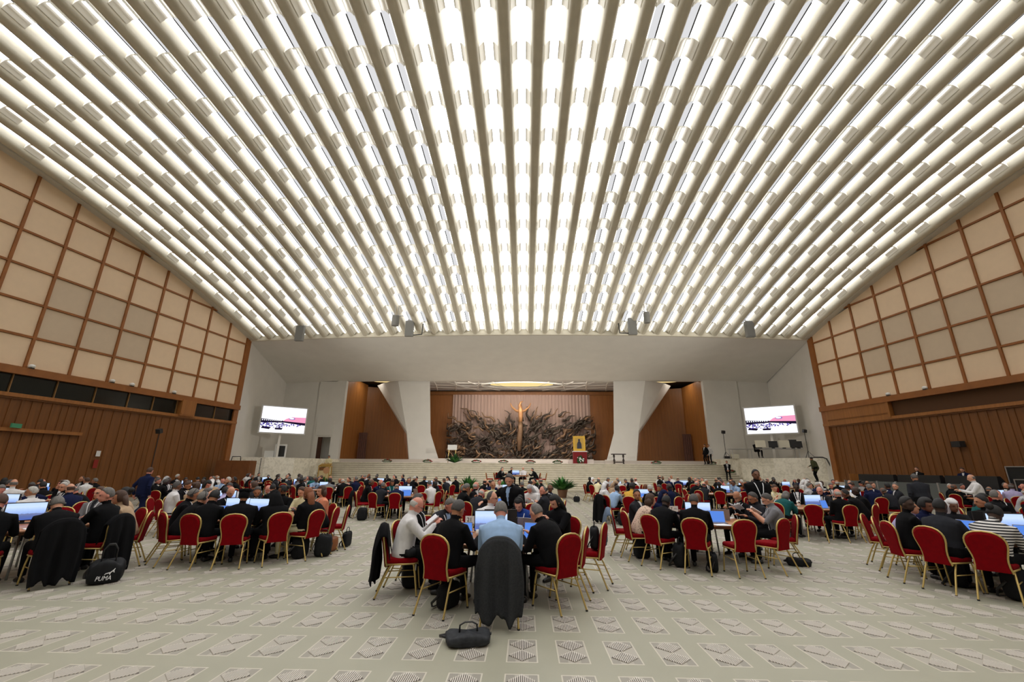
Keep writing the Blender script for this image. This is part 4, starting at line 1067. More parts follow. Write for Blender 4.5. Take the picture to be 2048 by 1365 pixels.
onto(T, .14, -.70, PHONE, 'phone', 'black phone at the near rim of the front centre table', 'phone', 30)
for i, (ox, oy, w_) in enumerate(((.72, .05, 'right'), (.36, .2, 'centre right'), (-.3, -.15, 'centre left'))): onto(T, ox, oy, CUP, 'cup', f'white paper cup at {w_} of the front centre table', 'cup', 0, GC)
# booklet held by the reader, phone held at the right
bx_, by_ = -.43+1.0*cos(rad(-166)), 7.3+1.0*sin(rad(-166))
o = obj('open_booklet', BOOK, None, (bx_-.02, by_+.02, zf(7)+.98), rad(-68)); o.rotation_euler[0] = rad(38); o.scale = (1.25, 1.25, 1.25); tag(o, 'white papers held by the white-shirted reader, front centre table', 'papers', GP)

T = (-5.93, 9.98, 'second row left table'); B1 = T
table(T[0], T[1], 'round wooden table in the second row left of centre')
for a, kw in ((-124, dict(pose='lean', hc='grey', skin='fair', headset=True)), (-97, dict(pose='type', hc='black', skin='tan', headset=True, dface=10)), (-71, dict(pose='broad', hair='cap', capc='black', skin='tan', hc='black')),
              (-45, dict(pose='hood', kind='robe', top='black', hair='veil', capc='black', hc='black', skin='tan', dface=10)), (-19, dict(pose='up', kind='blouse', top='black', hair='long', hc='auburn', trousers='cream', dface=10)),
              (6, dict(pose='lean', skin='dark', hc='black')), (48, dict(pose='up', kind='blouse', top='orange', hc='brown', hair='bob', skin='fair', lan=True)), (74, dict(pose='type', kind='robe', top='cream', hair='short', hc='brown')),
              (98, dict(pose='turnr', skin='brown', hc='black', hair='bun', kind='blouse')), (124, dict(pose='type', hc='dark grey', skin='tan', lan=True)), (150, dict(pose='read', skin='fair', hc='grey', hair='ring', lan=True)), (-150, dict(pose='type', skin='tan', hc='grey', headset=True)), (-178, dict(pose='chin', skin='fair', hc='dark grey'))):
    sit(T, a, **kw)
empty(T, 24, 1.6, -8)
parts_on(T, .05, -.05, MONP, 'monitor', 'pale blue monitor on the second row left table', 'monitor', -12, GM); parts_on(T, -.5, .1, MONP, 'monitor', 'second monitor at left of the second row left table', 'monitor', 20, GM)
parts_on(T, -.22, .25, CAMP, 'conference_camera', 'white camera between the monitors, second row left table', 'camera', 0, 'white cameras on the tables')
parts_on(T, .05, -.62, LAPP, 'laptop', 'blue-screened laptop at the near side, second row left table', 'laptop', 0, GL); parts_on(T, -.55, -.5, LAPP, 'laptop', 'laptop at near left, second row left table', 'laptop', 30, GL)
onto(T, .62, -.2, PAPER, 'paper_sheets', 'papers before the auburn-haired person, second row left table', 'papers', 60, GP); onto(T, -.7, .3, PAPER, 'paper_sheets', 'papers at left of the second row left table', 'papers', 10, GP)

T = (3.8, 10.05, 'second row right table'); B2 = T
table(T[0], T[1], 'round wooden table in the second row right of centre')
fl_m = pattern_mat('flowered_cloth', sr(206, 178, 158), sr(70, 52, 50), 'spots')
for a, kw in ((-172, dict(pose='lean', kind='blouse', topmat=fl_m, topname='flowered cream', hair='bob', hc='brown', skin='fair', r=1.44)), (-145, dict(pose='slump', skin='dark', hc='black', dface=6)), (-116, dict(pose='type', skin='tan', hc='dark grey')),
              (-20, dict(pose='read', kind='tee', top='grey', skin='fair', hc='dark grey', lan=True, glasses=True, r=1.44, act='reading')), (8, dict(pose='type', kind='shirt', top='charcoal', skin='tan', hc='dark grey', glasses=True)),
              (30, dict(pose='read', skin='tan', hc='white', hair='ring', lan=True, glasses=True, act='reading')), (72, dict(pose='slump', skin='brown', hc='grey', hair='ring', lan=True)),
              (112, dict(pose='chin', kind='blouse', top='navy', hair='veil', capc='navy', hc='black', skin='brown', act='arm raised')), (152, dict(pose='turnr', hc='black', skin='tan', top='charcoal'))):
    sit(T, a, **kw)
empty(T, -88, 1.45); empty(T, -58, 1.42); empty(T, 168, 1.62); empty(T, 94, 1.9, 20)
x, y = 3.8+1.62*cos(rad(168)), 10.05+1.62*sin(rad(168))
o = obj('coat', COAT_DENIM, None, (x-.06, y, zf(y)), rad(168+180-90)); tag(o, 'blue denim jacket hanging on a chair back at the aisle', 'coat'); solidify(o)
parts_on(T, -.05, .05, MONP, 'monitor', 'pale blue monitor on the second row right table', 'monitor', -8, GM)
parts_on(T, -.2, .34, CAMP, 'conference_camera', 'white camera behind the monitor, second row right table', 'camera', 0, 'white cameras on the tables')
number_sign(T[0]-.45, T[1]+.5, '17', 0, 'white sign numbered 17 on the second row right table')
parts_on(T, -.66, -.35, LAPP, 'laptop', 'laptop before the dark-skinned person, second row right table', 'laptop', 55, GL); parts_on(T, .1, -.55, LAPP, 'laptop', 'laptop at the near side, second row right table', 'laptop', -12, GL); parts_on(T, .45, .1, LAPP, 'laptop', 'dark laptop right of the monitor, second row right table', 'laptop', 160, GL)
onto(T, .05, -.88, PAPER, 'paper_sheets', 'white papers at the near rim, second row right table', 'papers', 88, GP); onto(T, .7, .45, PAPER, 'paper_sheets', 'papers before the bald reader, second row right table', 'papers', 30, GP)
for (dx, dy, dz_, rz, w_) in ((.98, -.34, .98, 70, 'grey-shirted reader'), (1.0, .55, .98, 120, 'bald reader in the black suit')):
    o = obj('open_booklet', BOOK, None, (T[0]+dx, T[1]+dy, zf(10)+dz_), rad(rz)); o.rotation_euler[0] = rad(35); o.scale = (1.3, 1.3, 1.3); tag(o, f'open white booklet held by the {w_}, second row right table', 'booklet', 'booklets held by readers')

T = (-8.75, 7.85, 'front left table'); A0 = T
table(T[0], T[1], 'round wooden table cut by the left photo edge')
for a, kw in ((-58, dict(pose='type', skin='pink', hc='brown', dface=4)), (-28, dict(pose='slump', skin='fair', hair='receding', hc='grey', headset=True, r=1.5)), (0, dict(pose='turnl', skin='pink', hc='grey', kind='suit', sc=1.03, dface=-6)),
              (30, dict(pose='chin', kind='blouse', top='tan', hair='long', hc='brown', skin='tan', act='hand at chin')), (66, dict(pose='turnr', kind='tee', top='tan', hair='bun', hc='black', skin='tan')), (96, dict(pose='up', kind='suit', top='grey', shirt='charcoal', skin='fair', hc='brown', glasses=True, lan=True))):
    sit(T, a, **kw)
empty(T, 124, 1.6)
for a, r_, lab in ((-28, 1.5, 'long black coat on the chair of the headset wearer at left'), (0, 1.42, 'long black coat on the chair beside the sports bag')):
    x, y = T[0]+r_*cos(rad(a)), T[1]+r_*sin(rad(a)); o = obj('coat', COATS[2][0], None, (x, y, zf(y)), rad(a+90)); tag(o, lab, 'coat'); solidify(o)
parts_on(T, -.3, .2, MONP, 'monitor', 'monitor on the front left table', 'monitor', 60, GM)
parts_on(T, .5, .1, LAPP, 'laptop', 'laptop before the headset wearer, front left table', 'laptop', 80, GL); onto(T, .62, -.42, PAPER, 'paper_sheets', 'white papers at the near right of the front left table', 'papers', 60, GP); onto(T, .3, .6, PAPER, 'paper_sheets', 'papers before the grey suit, front left table', 'papers', 10, GP)

T = (8.0, 8.0, 'front right table'); A2 = T
table(T[0], T[1], 'round wooden table cut by the right photo edge')
st_m = pattern_mat('striped_cloth', sr(214, 210, 206), sr(24, 24, 28), 'stripes')
for a, kw in ((170, dict(pose='turnr', skin='dark', hc='black', dface=4)), (-165, dict(pose='broad', skin='dark', hc='black', hair='receding', top='charcoal', dface=-4)), (-143, dict(pose='slump', kind='blouse', topmat=st_m, topname='striped black and white', hair='bun', hc='black', skin='dark', dface=-20)),
              (138, dict(pose='reach', kind='shirt', top='lavender', skin='tan', hc='grey', act='reaching across', dface=-20)), (104, dict(pose='lean', kind='blouse', top='navy', skin='brown', hair='afro', hc='black')), (78, dict(pose='lean', kind='blouse', top='charcoal', hair='veil', capc='white', hc='white', skin='brown')),
              (52, dict(pose='turnr', kind='blouse', top='black', skin='tan', hair='short', hc='black')), (-100, dict(pose='type', kind='shirt', top='pale grey', hc='grey'))):
    sit(T, a, **kw)
empty(T, 118, 1.75, 15); empty(T, 90, 1.85, -10)
x, y = T[0]+1.5*cos(rad(-136)), T[1]+1.5*sin(rad(-136))
parts_on(T, -.05, -.1, MONP, 'monitor', 'large pale monitor on the front right table', 'monitor', -10, GM); parts_on(T, .06, .22, MONP, 'monitor', 'black-backed monitor behind the pale one, front right table', 'monitor', 165, GM)
parts_on(T, .30, .35, CAMP, 'conference_camera', 'white camera with black lens on the front right table', 'camera', -20, 'white cameras on the tables')
number_sign(T[0]+.25, T[1]+.55, '14', -14, 'white sign numbered 14 on the front right table')
parts_on(T, -.62, .05, LAPP, 'laptop', 'laptop before the left persons, front right table', 'laptop', -70, GL); parts_on(T, -.3, -.68, LAPP, 'laptop', 'laptop before the striped blouse, front right table', 'laptop', -40, GL); onto(T, -.55, -.35, PAPER, 'paper_sheets', 'papers at the left of the front right table', 'papers', 20, GP)
onto(T, -.8, .35, BOOK, 'open_booklet', 'orange booklet at the left rim of the front right table', 'booklet', 30)

# the other tables, further back
FARTABLES = [
 (-12.7, 10.9, 'second row outer left table'), (12.4, 11.0, 'second row outer right table'),
 (-16.4, 13.9, 'third row outermost left table'), (-9.1, 13.6, 'third row left table'), (-.55, 13.7, 'third row centre table'), (8.5, 14.2, 'third row right table'), (17.6, 14.9, 'third row outer right table'),
 (-19.3, 17.8, 'fourth row outermost left table'), (-13.6, 18.3, 'fourth row outer left table'), (-4.9, 18.0, 'fourth row left table'), (4.25, 17.1, 'fourth row right table'), (12.6, 18.0, 'fourth row outer right table'), (19.3, 19.2, 'fourth row outermost right table'),
 (-17.2, 22.4, 'fifth row outer left table'), (-9.7, 22.0, 'fifth row left table'), (-.7, 20.3, 'fifth row centre table'), (9.1, 21.4, 'fifth row right table'), (15.3, 22.8, 'fifth row outer right table'),
 (-13.4, 26.3, 'sixth row outer left table'), (-5.3, 25.2, 'sixth row left table'), (5.2, 27.0, 'sixth row right table'), (12.3, 26.0, 'sixth row outer right table'),
 (-17.5, 30.2, 'back row outer left table'), (-9.6, 29.8, 'back row left table'), (10.4, 30.6, 'back row right table'), (16.6, 29.4, 'back row outer right table')]
# details seen in the photograph at particular seats: table index -> {clock: overrides}
OV = {3: {5: dict(kind='shirt', top='lavender', hair='short', hc='black', skin='dark', pose='lean'), 2: dict(kind='shirt', top='white', hair='ring', hc='white')},
      4: {10: dict(top='black', hair='ring', hc='white', lan=True, pose='turnl'), 9: dict(hc='grey', pose='turnl', skin='tan'), 2: dict(hc='white', hair='ring', pose='turnl', glasses=True, headset=True), 4: dict(hair='receding', hc='grey'), 11: dict(kind='shirt', top='cream', hc='grey', hair='ring'), 7: dict(top='charcoal', hair='ring', hc='white')},
      5: {6: dict(top='black', hc='white', hair='ring', skin='pink', pose='up'), 9: dict(kind='blouse', top='pale grey', hair='veil', capc='light blue', skin='fair'), 4: dict(skin='dark', hair='ring', hc='black')},
      1: {9: dict(kind='suit', hair='receding', skin='pink', hc='grey'), 10: dict(kind='suit', skin='tan', hc='black')},
      9: {7: dict(top='charcoal', hair='receding', hc='grey', pose='chin'), 4: dict(kind='shirt', top='white', hair='short', hc='dark grey', pose='type'), 6: dict(hair='skullcap', hc='black', capc='black'), 11: dict(kind='blouse', top='teal', hair='bob', hc='brown')},
      10: {8: dict(kind='shirt', top='light blue', skin='dark', hc='black', pose='lean'), 7: dict(kind='blouse', top='yellow', hair='afro', hc='black', skin='dark', pose='type'), 9: dict(kind='blouse', top='white', hair='veil', capc='white', hc='white', skin='brown'), 5: dict(top='navy', skin='dark', hc='black'), 4: dict(top='black', hc='brown', pose='slump'), 1: dict(kind='shirt', top='white', hair='ring', hc='white'), 11: dict(kind='blouse', top='tan', hair='veil', capc='tan', hc='blond')},
      0: {2: dict(kind='suit', top='black', hair='ring', hc='grey')},
      20: {8: dict(kind='shirt', top='cream', skin='brown', hc='dark grey', pose='lean'), 10: dict(kind='shirt', top='white', lan=True), 9: dict(top='black', lan=True, skin='dark', hc='black')},
      2: {}, 6: {5: dict(kind='shirt', top='white', hc='grey')}, 11: {7: dict(kind='blouse', top='white', hair='bun', hc='black', skin='brown'), 6: dict(kind='suit', top='navy')}, 12: {7: dict(kind='shirt', top='lavender', hc='grey')},
      17: {8: dict(kind='robe', top='pale grey', hair='veil', capc='white', hc='white', skin='brown'), 9: dict(kind='robe', top='pale grey', hair='veil', capc='white', hc='white', skin='brown')},
      21: {9: dict(kind='blouse', top='pink', hc='brown', hair='bob'), 11: dict(kind='blouse', top='orange', hair='bun', hc='black', skin='brown')}}
EMPTY = {3: (8,), 4: (5, 6, 12), 5: (7, 10, 3), 9: (8, 5), 10: (12, 3), 20: (7,), 0: (6,), 7: (6, 9), 8: (6,), 13: (5,), 14: (6,), 16: (6, 10), 11: (8,), 6: (10, 7), 12: (6, 9), 21: (5, 9), 18: (7,), 19: (9, 2), 15: (6,), 22: (6,), 25: (5, 7)}
for ti, T in enumerate(FARTABLES):
    tx, ty, tn = T; far = ty > 12.0
    table(tx, ty, f'round wooden table, {tn}')
    off = RT.uniform(-8, 8)
    for c in range(1, 13):
        ov = OV.get(ti, {}).get(c)
        deg = 90-30*c + off
        if c in EMPTY.get(ti, ()) and not ov: 
            if tx > 0 or c != 12: empty(T, deg, 1.56, RT.uniform(-18, 18), far)
            continue
        if not ov and c in ((1,) if ti % 3 == 0 else (11,) if ti % 3 == 1 else ()): continue
        if abs(tx+RS*cos(rad(deg))) > 1.17*(ty+RS*sin(rad(deg)))+.8: continue
        r = RT.random()
        kw = dict(pose=RT.choice(['type', 'type', 'lean', 'read', 'slump', 'chin', 'turnl', 'turnr', 'up', 'broad', 'slump']), skin=RT.choice(['fair', 'fair', 'pink', 'pink', 'tan', 'tan', 'brown', 'dark']),
                  hair=RT.choice(['short', 'short', 'short', 'receding', 'ring', 'ring', 'skullcap' if RT.random() < .2 else 'short']), hc=RT.choice(['grey', 'grey', 'white', 'dark grey', 'black', 'brown']))
        if kw['skin'] in ('dark', 'brown'): kw['hc'] = 'black' if RT.random() < .7 else 'dark grey'
        if r < .70: kw.update(kind='suit', top=RT.choice(['black', 'black', 'black', 'black', 'charcoal', 'navy']))
        elif r < .84: kw.update(kind='shirt', top=RT.choice(['white', 'white', 'light blue', 'grey', 'pale grey']))
        elif r < .94: kw.update(kind='blouse', top=RT.choice(['white', 'black', 'navy', 'tan', 'teal', 'pale grey']), hair=RT.choice(['bob', 'long', 'bun', 'veil']), hc=RT.choice(['brown', 'black', 'grey', 'auburn']))
        else: kw.update(kind='robe', top=RT.choice(['cream', 'white', 'black']), hair='short')
        if kw.get('hair') == 'skullcap': kw['capc'] = 'black'
        if kw.get('hair') == 'veil': kw['capc'] = RT.choice(['white', 'black', 'pale grey']); kw['hc'] = 'black'
        if c in (10, 11, 12, 1, 2, 9, 3) and RT.random() < .75: kw['lan'] = True
        if RT.random() < .25: kw['glasses'] = ty < 16
        if ov: kw.update(ov)
        kw['sc'] = RT.uniform(.96, 1.04)
        sit(T, deg, RS+RT.uniform(-.04, .05), far=far, dface=RT.uniform(-12, 12), **kw)
    parts_on(T, RT.uniform(-.2, .2), -.12, MONP, 'monitor', f'pale blue monitor facing the hall, {tn}', 'monitor', RT.uniform(-12, 12), GM)
    if ty < 19: 
        for k, (a, w_) in enumerate(((-150, 'near left'), (-60, 'near right'), (-100, 'near'), (40, 'far right'), (140, 'far left'))):
            if k % 2 == ti % 2: parts_on(T, .68*cos(rad(a)), .68*sin(rad(a)), LAPP, 'laptop', f'open laptop at {w_} of the {tn}', 'laptop', a+90, GL)
            else: onto(T, .7*cos(rad(a)), .7*sin(rad(a)), PAPER, 'paper_sheets', f'white papers at {w_} of the {tn}', 'papers', a+80, GP)
    else:
        for k, (a, w_) in enumerate(((-150, 'left'), (-40, 'right'))): onto(T, .7*cos(rad(a)), .7*sin(rad(a)), PAPER, 'paper_sheets', f'white papers at {w_} of the {tn}', 'papers', a+80, GP)
    onto(T, .35, .1, CUP, 'cup', f'white paper cup on the {tn}', 'cup', 0, GC)
    if ty < 19: parts_on(T, -.35, .15, BOTTLE, 'bottle', f'water bottle on the {tn}', 'bottle', 0, GB); parts_on(T, 0, .3, CAMP, 'conference_camera', f'white camera on the {tn}', 'camera', RT.uniform(-40, 40), 'white cameras on the tables')
# coats on aisle chairs further back
for (tx, ty, a, lab) in ((4.25, 17.1, -150+0, 'black jacket on the chair of the light blue shirt, fourth row right'), (-4.9, 18.0, -150, 'long black coat on the left aisle chair, fourth row left')):
    x, y = tx+1.62*cos(rad(a)), ty+1.62*sin(rad(a)); o = obj('coat', COATS[2][0], None, (x, y, zf(y)), rad(a+90)); tag(o, lab, 'coat'); solidify(o)

# bags
b_ = bag('flat', -.60, 5.14, 12, 'grey and black shoulder bag lying alone on the front floor', mat('bag_grey', (.03, .032, .036), .7, noise=.3, nscale=24, bump=.4, spec=.2))
b_.scale = (1.12, 1.1, .85)
bag('tote', -1.02, 6.35, 60, 'black bag with white tag standing behind the near left chair', tilt=0)
bag('pack', -1.75, 7.35, 20, 'black backpack under the chair of the white-shirted reader')
t = bag('flat', -1.72, 6.88, -60, 'dark bag with white luggage tag on the seat edge of the reader', z=zf(7)+.53, strap=False); t.scale = (.8, .6, .8)
m = MB(); m.box(-.025, .025, -.002, .002, -.24, -.10); m.tube([(0, 0, -.1), (0, 0, .05)], .003, n=5); q = m.build('luggage_tag', white, t); q.location = (.1, .16, 0)
t = bag('pack', 1.12, 7.62, 75, 'black backpack on the pulled-out empty chair at the aisle', z=zf(7)+.53); t.scale = (.85, .6, .8)
sp_ = bag('flat', -6.62, 7.32, 38, 'black sports bag with white logo beside the long coats'); sp_.scale = (1.05, 1.3, 2.4)
tx_ = text('PUMA', .075, (0.0, -.150, .040), (rad(80), 0, 0), mat('logo_white', (.8, .8, .82), .5), sp_, 'lettering', .002); tx_.scale = (.9, .5, 1)
m = MB(); m.prism([(-.02, 0), (.05, .012), (.10, .045), (.125, .07), (.135, .065), (.12, .035), (.13, .0), (.115, .0), (.10, .022), (.06, -.002), (.055, -.03), (.04, -.03), (.04, -.008), (-.02, -.012), (-.05, -.03), (-.055, -.024), (-.03, 0)], -.002, .002)
q = m.build('cat_emblem', MATS['logo_white'], sp_); q.location = (.035, -.150, .070); q.scale = (.6, 1, .36)
for args in (('pack', -4.25, 9.72, 20, 'black backpack by the auburn-haired person, second row left'), ('pack', -4.62, 9.50, 80, 'black bag beside the backpack, second row left'), ('brief', -4.25, 11.0, 90, 'black briefcase at the empty side chair, second row left'),
             ('pack', 2.45, 10.0, 10, 'black bag under the flowered blouse chair'), ('pack', 2.98, 9.15, 50, 'black backpack under the near left chair, second row right'), ('brief', 3.45, 8.85, 80, 'black briefcase standing between near chairs, second row right'),
             ('flat', 5.35, 9.45, -30, 'black shoulder bag behind the grey-shirted reader'), ('pack', 7.0, 7.95, 40, 'dark bag under the front right table, left side'), ('pack', 7.1, 7.15, 10, 'black backpack with white mark, front right table'), ('pack', 7.55, 6.75, -20, 'large dark backpack under the striped blouse chair'),
             ('pack', -5.85, 16.3, 10, 'black backpack near the fourth row left coat'), ('pack', 3.3, 15.75, 10, 'black bag under the yellow blouse chair'), ('brief', -3.8, 16.5, 10, 'black briefcase at the near side of the fourth row left table'),
             ('pack', -12.4, 16.0, 30, 'black bag on the floor near the walking person'), ('tote', 2.9, 26.0, 0, 'black bag under the chair nearest the right potted plant')):
    bag(*args)
q = bag('tote', -4.34, 10.3, 70, 'brown leather tote bag by the side chairs, second row left', mat('leather_brown', sr(132, 78, 40), .5))

# standing people
person(-.22, 9.35, 240, 'bend', 'black', 'suit', 'fair', 'short', 'dark grey', shirt='light blue', where='standing behind the front centre table, leaning left', sc=1.0)
person(5.72, 11.35, 262, 'guard', 'black', 'suit', 'brown', 'short', 'black', shirt='black', lan=True, where='standing behind the second row right table', sc=1.05)
person(-12.75, 14.75, 78, 'walk', 'navy', 'suit', 'pink', 'short', 'brown', trousers='navy', where='walking away down the left aisle', sc=1.02)
person(12.4, 14.6, 75, 'stoop', 'charcoal', 'suit', 'tan', 'short', 'dark grey', where='standing bent over, back turned, third row right', sc=1.02)
person(15.4, 15.9, 150, 'point', 'white', 'shirt', 'fair', 'ring', 'grey', where='standing with raised hands at the right wall side', sc=1.0)
person(15.9, 39.6, 200, 'stand', 'black', 'suit', 'tan', 'short', 'black', z=2.1, where='standing on the stage before the right niche')
person(16.35, 39.9, 230, 'stand', 'white', 'shirt', 'fair', 'short', 'black', z=2.1, where='standing on the stage beside a black suit')
person(16.75, 37.62, 250, 'guard', 'black', 'suit', 'fair', 'short', 'brown', z=.745, lan=True, where='standing low on the right steps', sc=.95)
person(21.0, 33.0, 120, 'stoop', 'olive', 'jacket', 'tan', 'short', 'black', z=.9, where='standing below the right podium')
person(-16.95, 37.9, 270, 'robe', 'cream', 'robe', 'tan', 'short', 'black', z=.895, where='reading at the golden lectern on the left steps')

# steps table on its low dais
m = MB(); m.box(-3.4, 2.2, 31.2, 35.6, -.3, .42); struct(m.build('floor_dais', mat('dais_cream', sr(206, 196, 172), .6)))
T = (-.62, 33.2, 'raised table before the steps')
table(T[0], T[1], 'round table on the dais before the marble steps', z=.42)
t = group_of(MONP, 'monitor', 'bright white monitor on the raised table before the steps', 'monitor', (T[0]-.1, T[1]-.1, 1.178), 0, GM)
for a, kw in ((175, dict(pose='lean', hair='receding', hc='grey')), (155, dict(pose='type', hc='dark grey', skin='tan')), (110, dict(pose='read', top='black', kind='shirt', hc='dark grey')), (72, dict(pose='up', kind='robe', top='white', hair='skullcap', capc='white', hc='white')), (8, dict(pose='lean', hc='dark grey', top='black'))):
    sit(T, a, 1.45, z=.42, far=True, **kw)
chair(T[0]-2.0, T[1]-.2, 0, 'empty red and gold chair at far left of the raised table', True, z=.42); chair(T[0]+1.9, T[1]+.3, 180, 'red and gold chair at far right of the raised table', True, z=.42)
# ------------------------------------------------------------------ screens, speakers, stage furniture, plants
def screen_picture():
    m = bpy.data.materials.new('big_screen_picture'); m.use_nodes = True; nt = m.node_tree; nt.nodes.remove(nt.nodes['Principled BSDF'])
    e = nt.nodes.new('ShaderNodeEmission'); e.inputs[1].default_value = 1.25; nt.links.new(e.outputs[0], nt.nodes['Material Output'].inputs[0]); e.inputs[0].default_value = (.93, .93, 1, 1); return m
scr_white = screen_picture()
def flat_em(n, c, s=1.0): return emis(n, c, s)
def big_screen(p0, p1, zt0, zt1, zb0, zb1, label):
    """p0,p1: plan positions of the left and right lower corners"""
    L = (Vector(p1)-Vector(p0)).length; ang = atan2(p1[1]-p0[1], p1[0]-p0[0]); H_ = ((zt0-zb0)+(zt1-zb1))/2
    t = thing('video_screen', label, 'screen', (p0[0], p0[1], (zb0+zb1)/2), ang, 'large video screens beside the stage')
    m = MB(); m.box(0, L, 0, .22, 0, H_); m.build('housing', white, t)
    f = MB(); b = .09
    for x0, x1, z0, z1 in ((0, L, 0, b), (0, L, H_-b, H_), (0, b, b, H_-b), (L-b, L, b, H_-b)): f.box(x0, x1, -.05, 0, z0, z1)
    f.build('bezel', mat('bezel', (.6, .6, .58), .5), t)
    W, Z0, hh = L-2*b, b, H_-2*b
    pic = MB(); pic.box(b, L-b, -.012, 0, b, H_-b); pic.build('picture', scr_white, t)
    def P(pts, mt, nm, y=-.016): 
        q = MB(); q.prism([(b+u*W, Z0+v*hh) for u, v in pts], y, -.012); q.build(nm, mt, t)
    dk = flat_em('pic_dark', sr(28, 20, 44), 1); vi = flat_em('pic_violet', sr(98, 84, 176), 1); pk = flat_em('pic_pink', sr(232, 150, 184), 1.1); pv = flat_em('pic_pale_violet', sr(190, 182, 236), 1.1); gr = flat_em('pic_grey', sr(150, 140, 170), 1)
    P([(0, .36), (.5, .40), (1, .32), (1, .42), (.55, .46), (.5, .47), (0, .52)], dk, 'picture_wall')
    P([(.48, .46), (.56, .56), (.68, .63), (1, .64), (1, .42), (.6, .45)], pk, 'picture_vault', -.018)
    P([(.68+.07*cos(a), .57+.045*sin(a)) for a in [2*pi*i/20 for i in range(20)]], vi, 'picture_window_rim', -.020); P([(.675+.055*cos(a), .575+.032*sin(a)) for a in [2*pi*i/20 for i in range(20)]], scr_white, 'picture_window', -.022)
    R = random.Random(5); q = MB(); q2 = MB(); q3 = MB()
    for i in range(10): u = .03+.045*i; q3.prism([(b+(u-.01)*W, Z0+.45*hh), (b+(u+.012)*W, Z0+.45*hh), (b+(u+.012)*W, Z0+.49*hh), (b+(u-.01)*W, Z0+.49*hh)], -.020, -.016)
    for i in range(150):
        u = R.uniform(0, .5) if i < 110 else R.uniform(.5, .9); v = R.uniform(.2, .38) if u < .5 else R.uniform(.27, .36); r = R.uniform(.006, .018)
        (q if i % 3 else q2).prism([(b+(u+r*cos(a))*W, Z0+(v+r*1.6*sin(a))*hh) for a in [2*pi*k/6 for k in range(6)]], -.022, -.018)
    q.build('picture_crowd', vi, t); q2.build('picture_tables', dk, t); q3.build('picture_windows', scr_white, t)
    P([(.02, .15), (.2, .12), (.24, .2), (.05, .24)], dk, 'picture_front_table'); P([(.33, .12), (.48, .12), (.5, .19), (.32, .19)], dk, 'picture_middle_table')
    m = MB(); m.box(L*.45, L*.5, .2, .5, -1.9, .2); m.box(L*.3, L*.65, .2, .7, -1.98, -1.9); m.build('stand', stage_conc, t)
    return t
big_screen((-22.15, 35.5), (-19.3, 37.7), 6.63, 6.7, 4.33, 4.33, 'large video screen at the left of the stage, showing the hall')
big_screen((18.8, 37.8), (21.95, 35.7), 6.85, 6.85, 4.5, 4.5, 'large video screen at the right of the stage, showing the hall')

spk = mat('speaker_grey', sr(134, 134, 130), .6)
def hung_box(x, y, z, w_, h, label, round_=False):
    t = thing('loudspeaker', label, 'loudspeaker', (x, y, z), 0, 'loudspeakers hung at the end of the vault')
    m = MB()
    if round_: m.tube([(0, 0, 0), (0, 0, h)], w_/2, n=18)
    else: m.box(-w_/2, w_/2, -.12, .16, 0, h)
    m.build('cabinet', spk, t)
    m = MB(); (m.box(-w_/2+.05, w_/2-.05, -.14, -.12, .05, h-.05) if not round_ else m.tube([(0, 0, .05), (0, 0, h-.05)], w_/2+.01, n=18)); m.build('grille', mat('grille_grey', sr(120, 120, 116), .8), t)
    m = MB(); top = zv(x/1.13, y)+.02-z
    for s in (-.25, .25): m.tube([(s*w_, .1, h), (s*w_, .1, max(top, h+.3))], .025, n=6)
    m.tube([(-.5*w_, .1, h+.12), (.9*w_, .35, h+.12)], .03, n=6); m.build('bracket', steel, t)
hung_box(-17.6, 31.4, 11.05, .62, 1.2, 'grey box loudspeaker hung furthest left under the vault end')
hung_box(-9.0, 31.4, 11.4, .62, 1.25, 'grey box loudspeaker hung left of centre under the vault end')
hung_box(8.2, 31.4, 11.5, .64, 1.3, 'grey box loudspeaker hung right of centre under the vault end')
hung_box(17.0, 31.4, 11.28, .62, 1.25, 'grey box loudspeaker hung furthest right under the vault end')
hung_box(-9.5, 29.4, 11.6, .52, .75, 'small rounded loudspeaker beside the left centre box', True)
hung_box(8.75, 29.4, 11.75, .42, .8, 'small rounded loudspeaker beside the right centre box', True)
m = MB(); m.tube([(-8.65, 31.4, 11.5), (-8.05, 31.6, 11.62), (-8.0, 31.6, 12.5)], .045, n=6); tag(m.build('hanging_light', black), 'short black bar light beside the left centre loudspeaker', 'light')
m = MB(); m.tube([(7.2, 31.6, 12.5), (7.25, 31.6, 11.7), (7.95, 31.4, 11.6)], .045, n=6); tag(m.build('hanging_light', black), 'short black bar light beside the right centre loudspeaker', 'light')

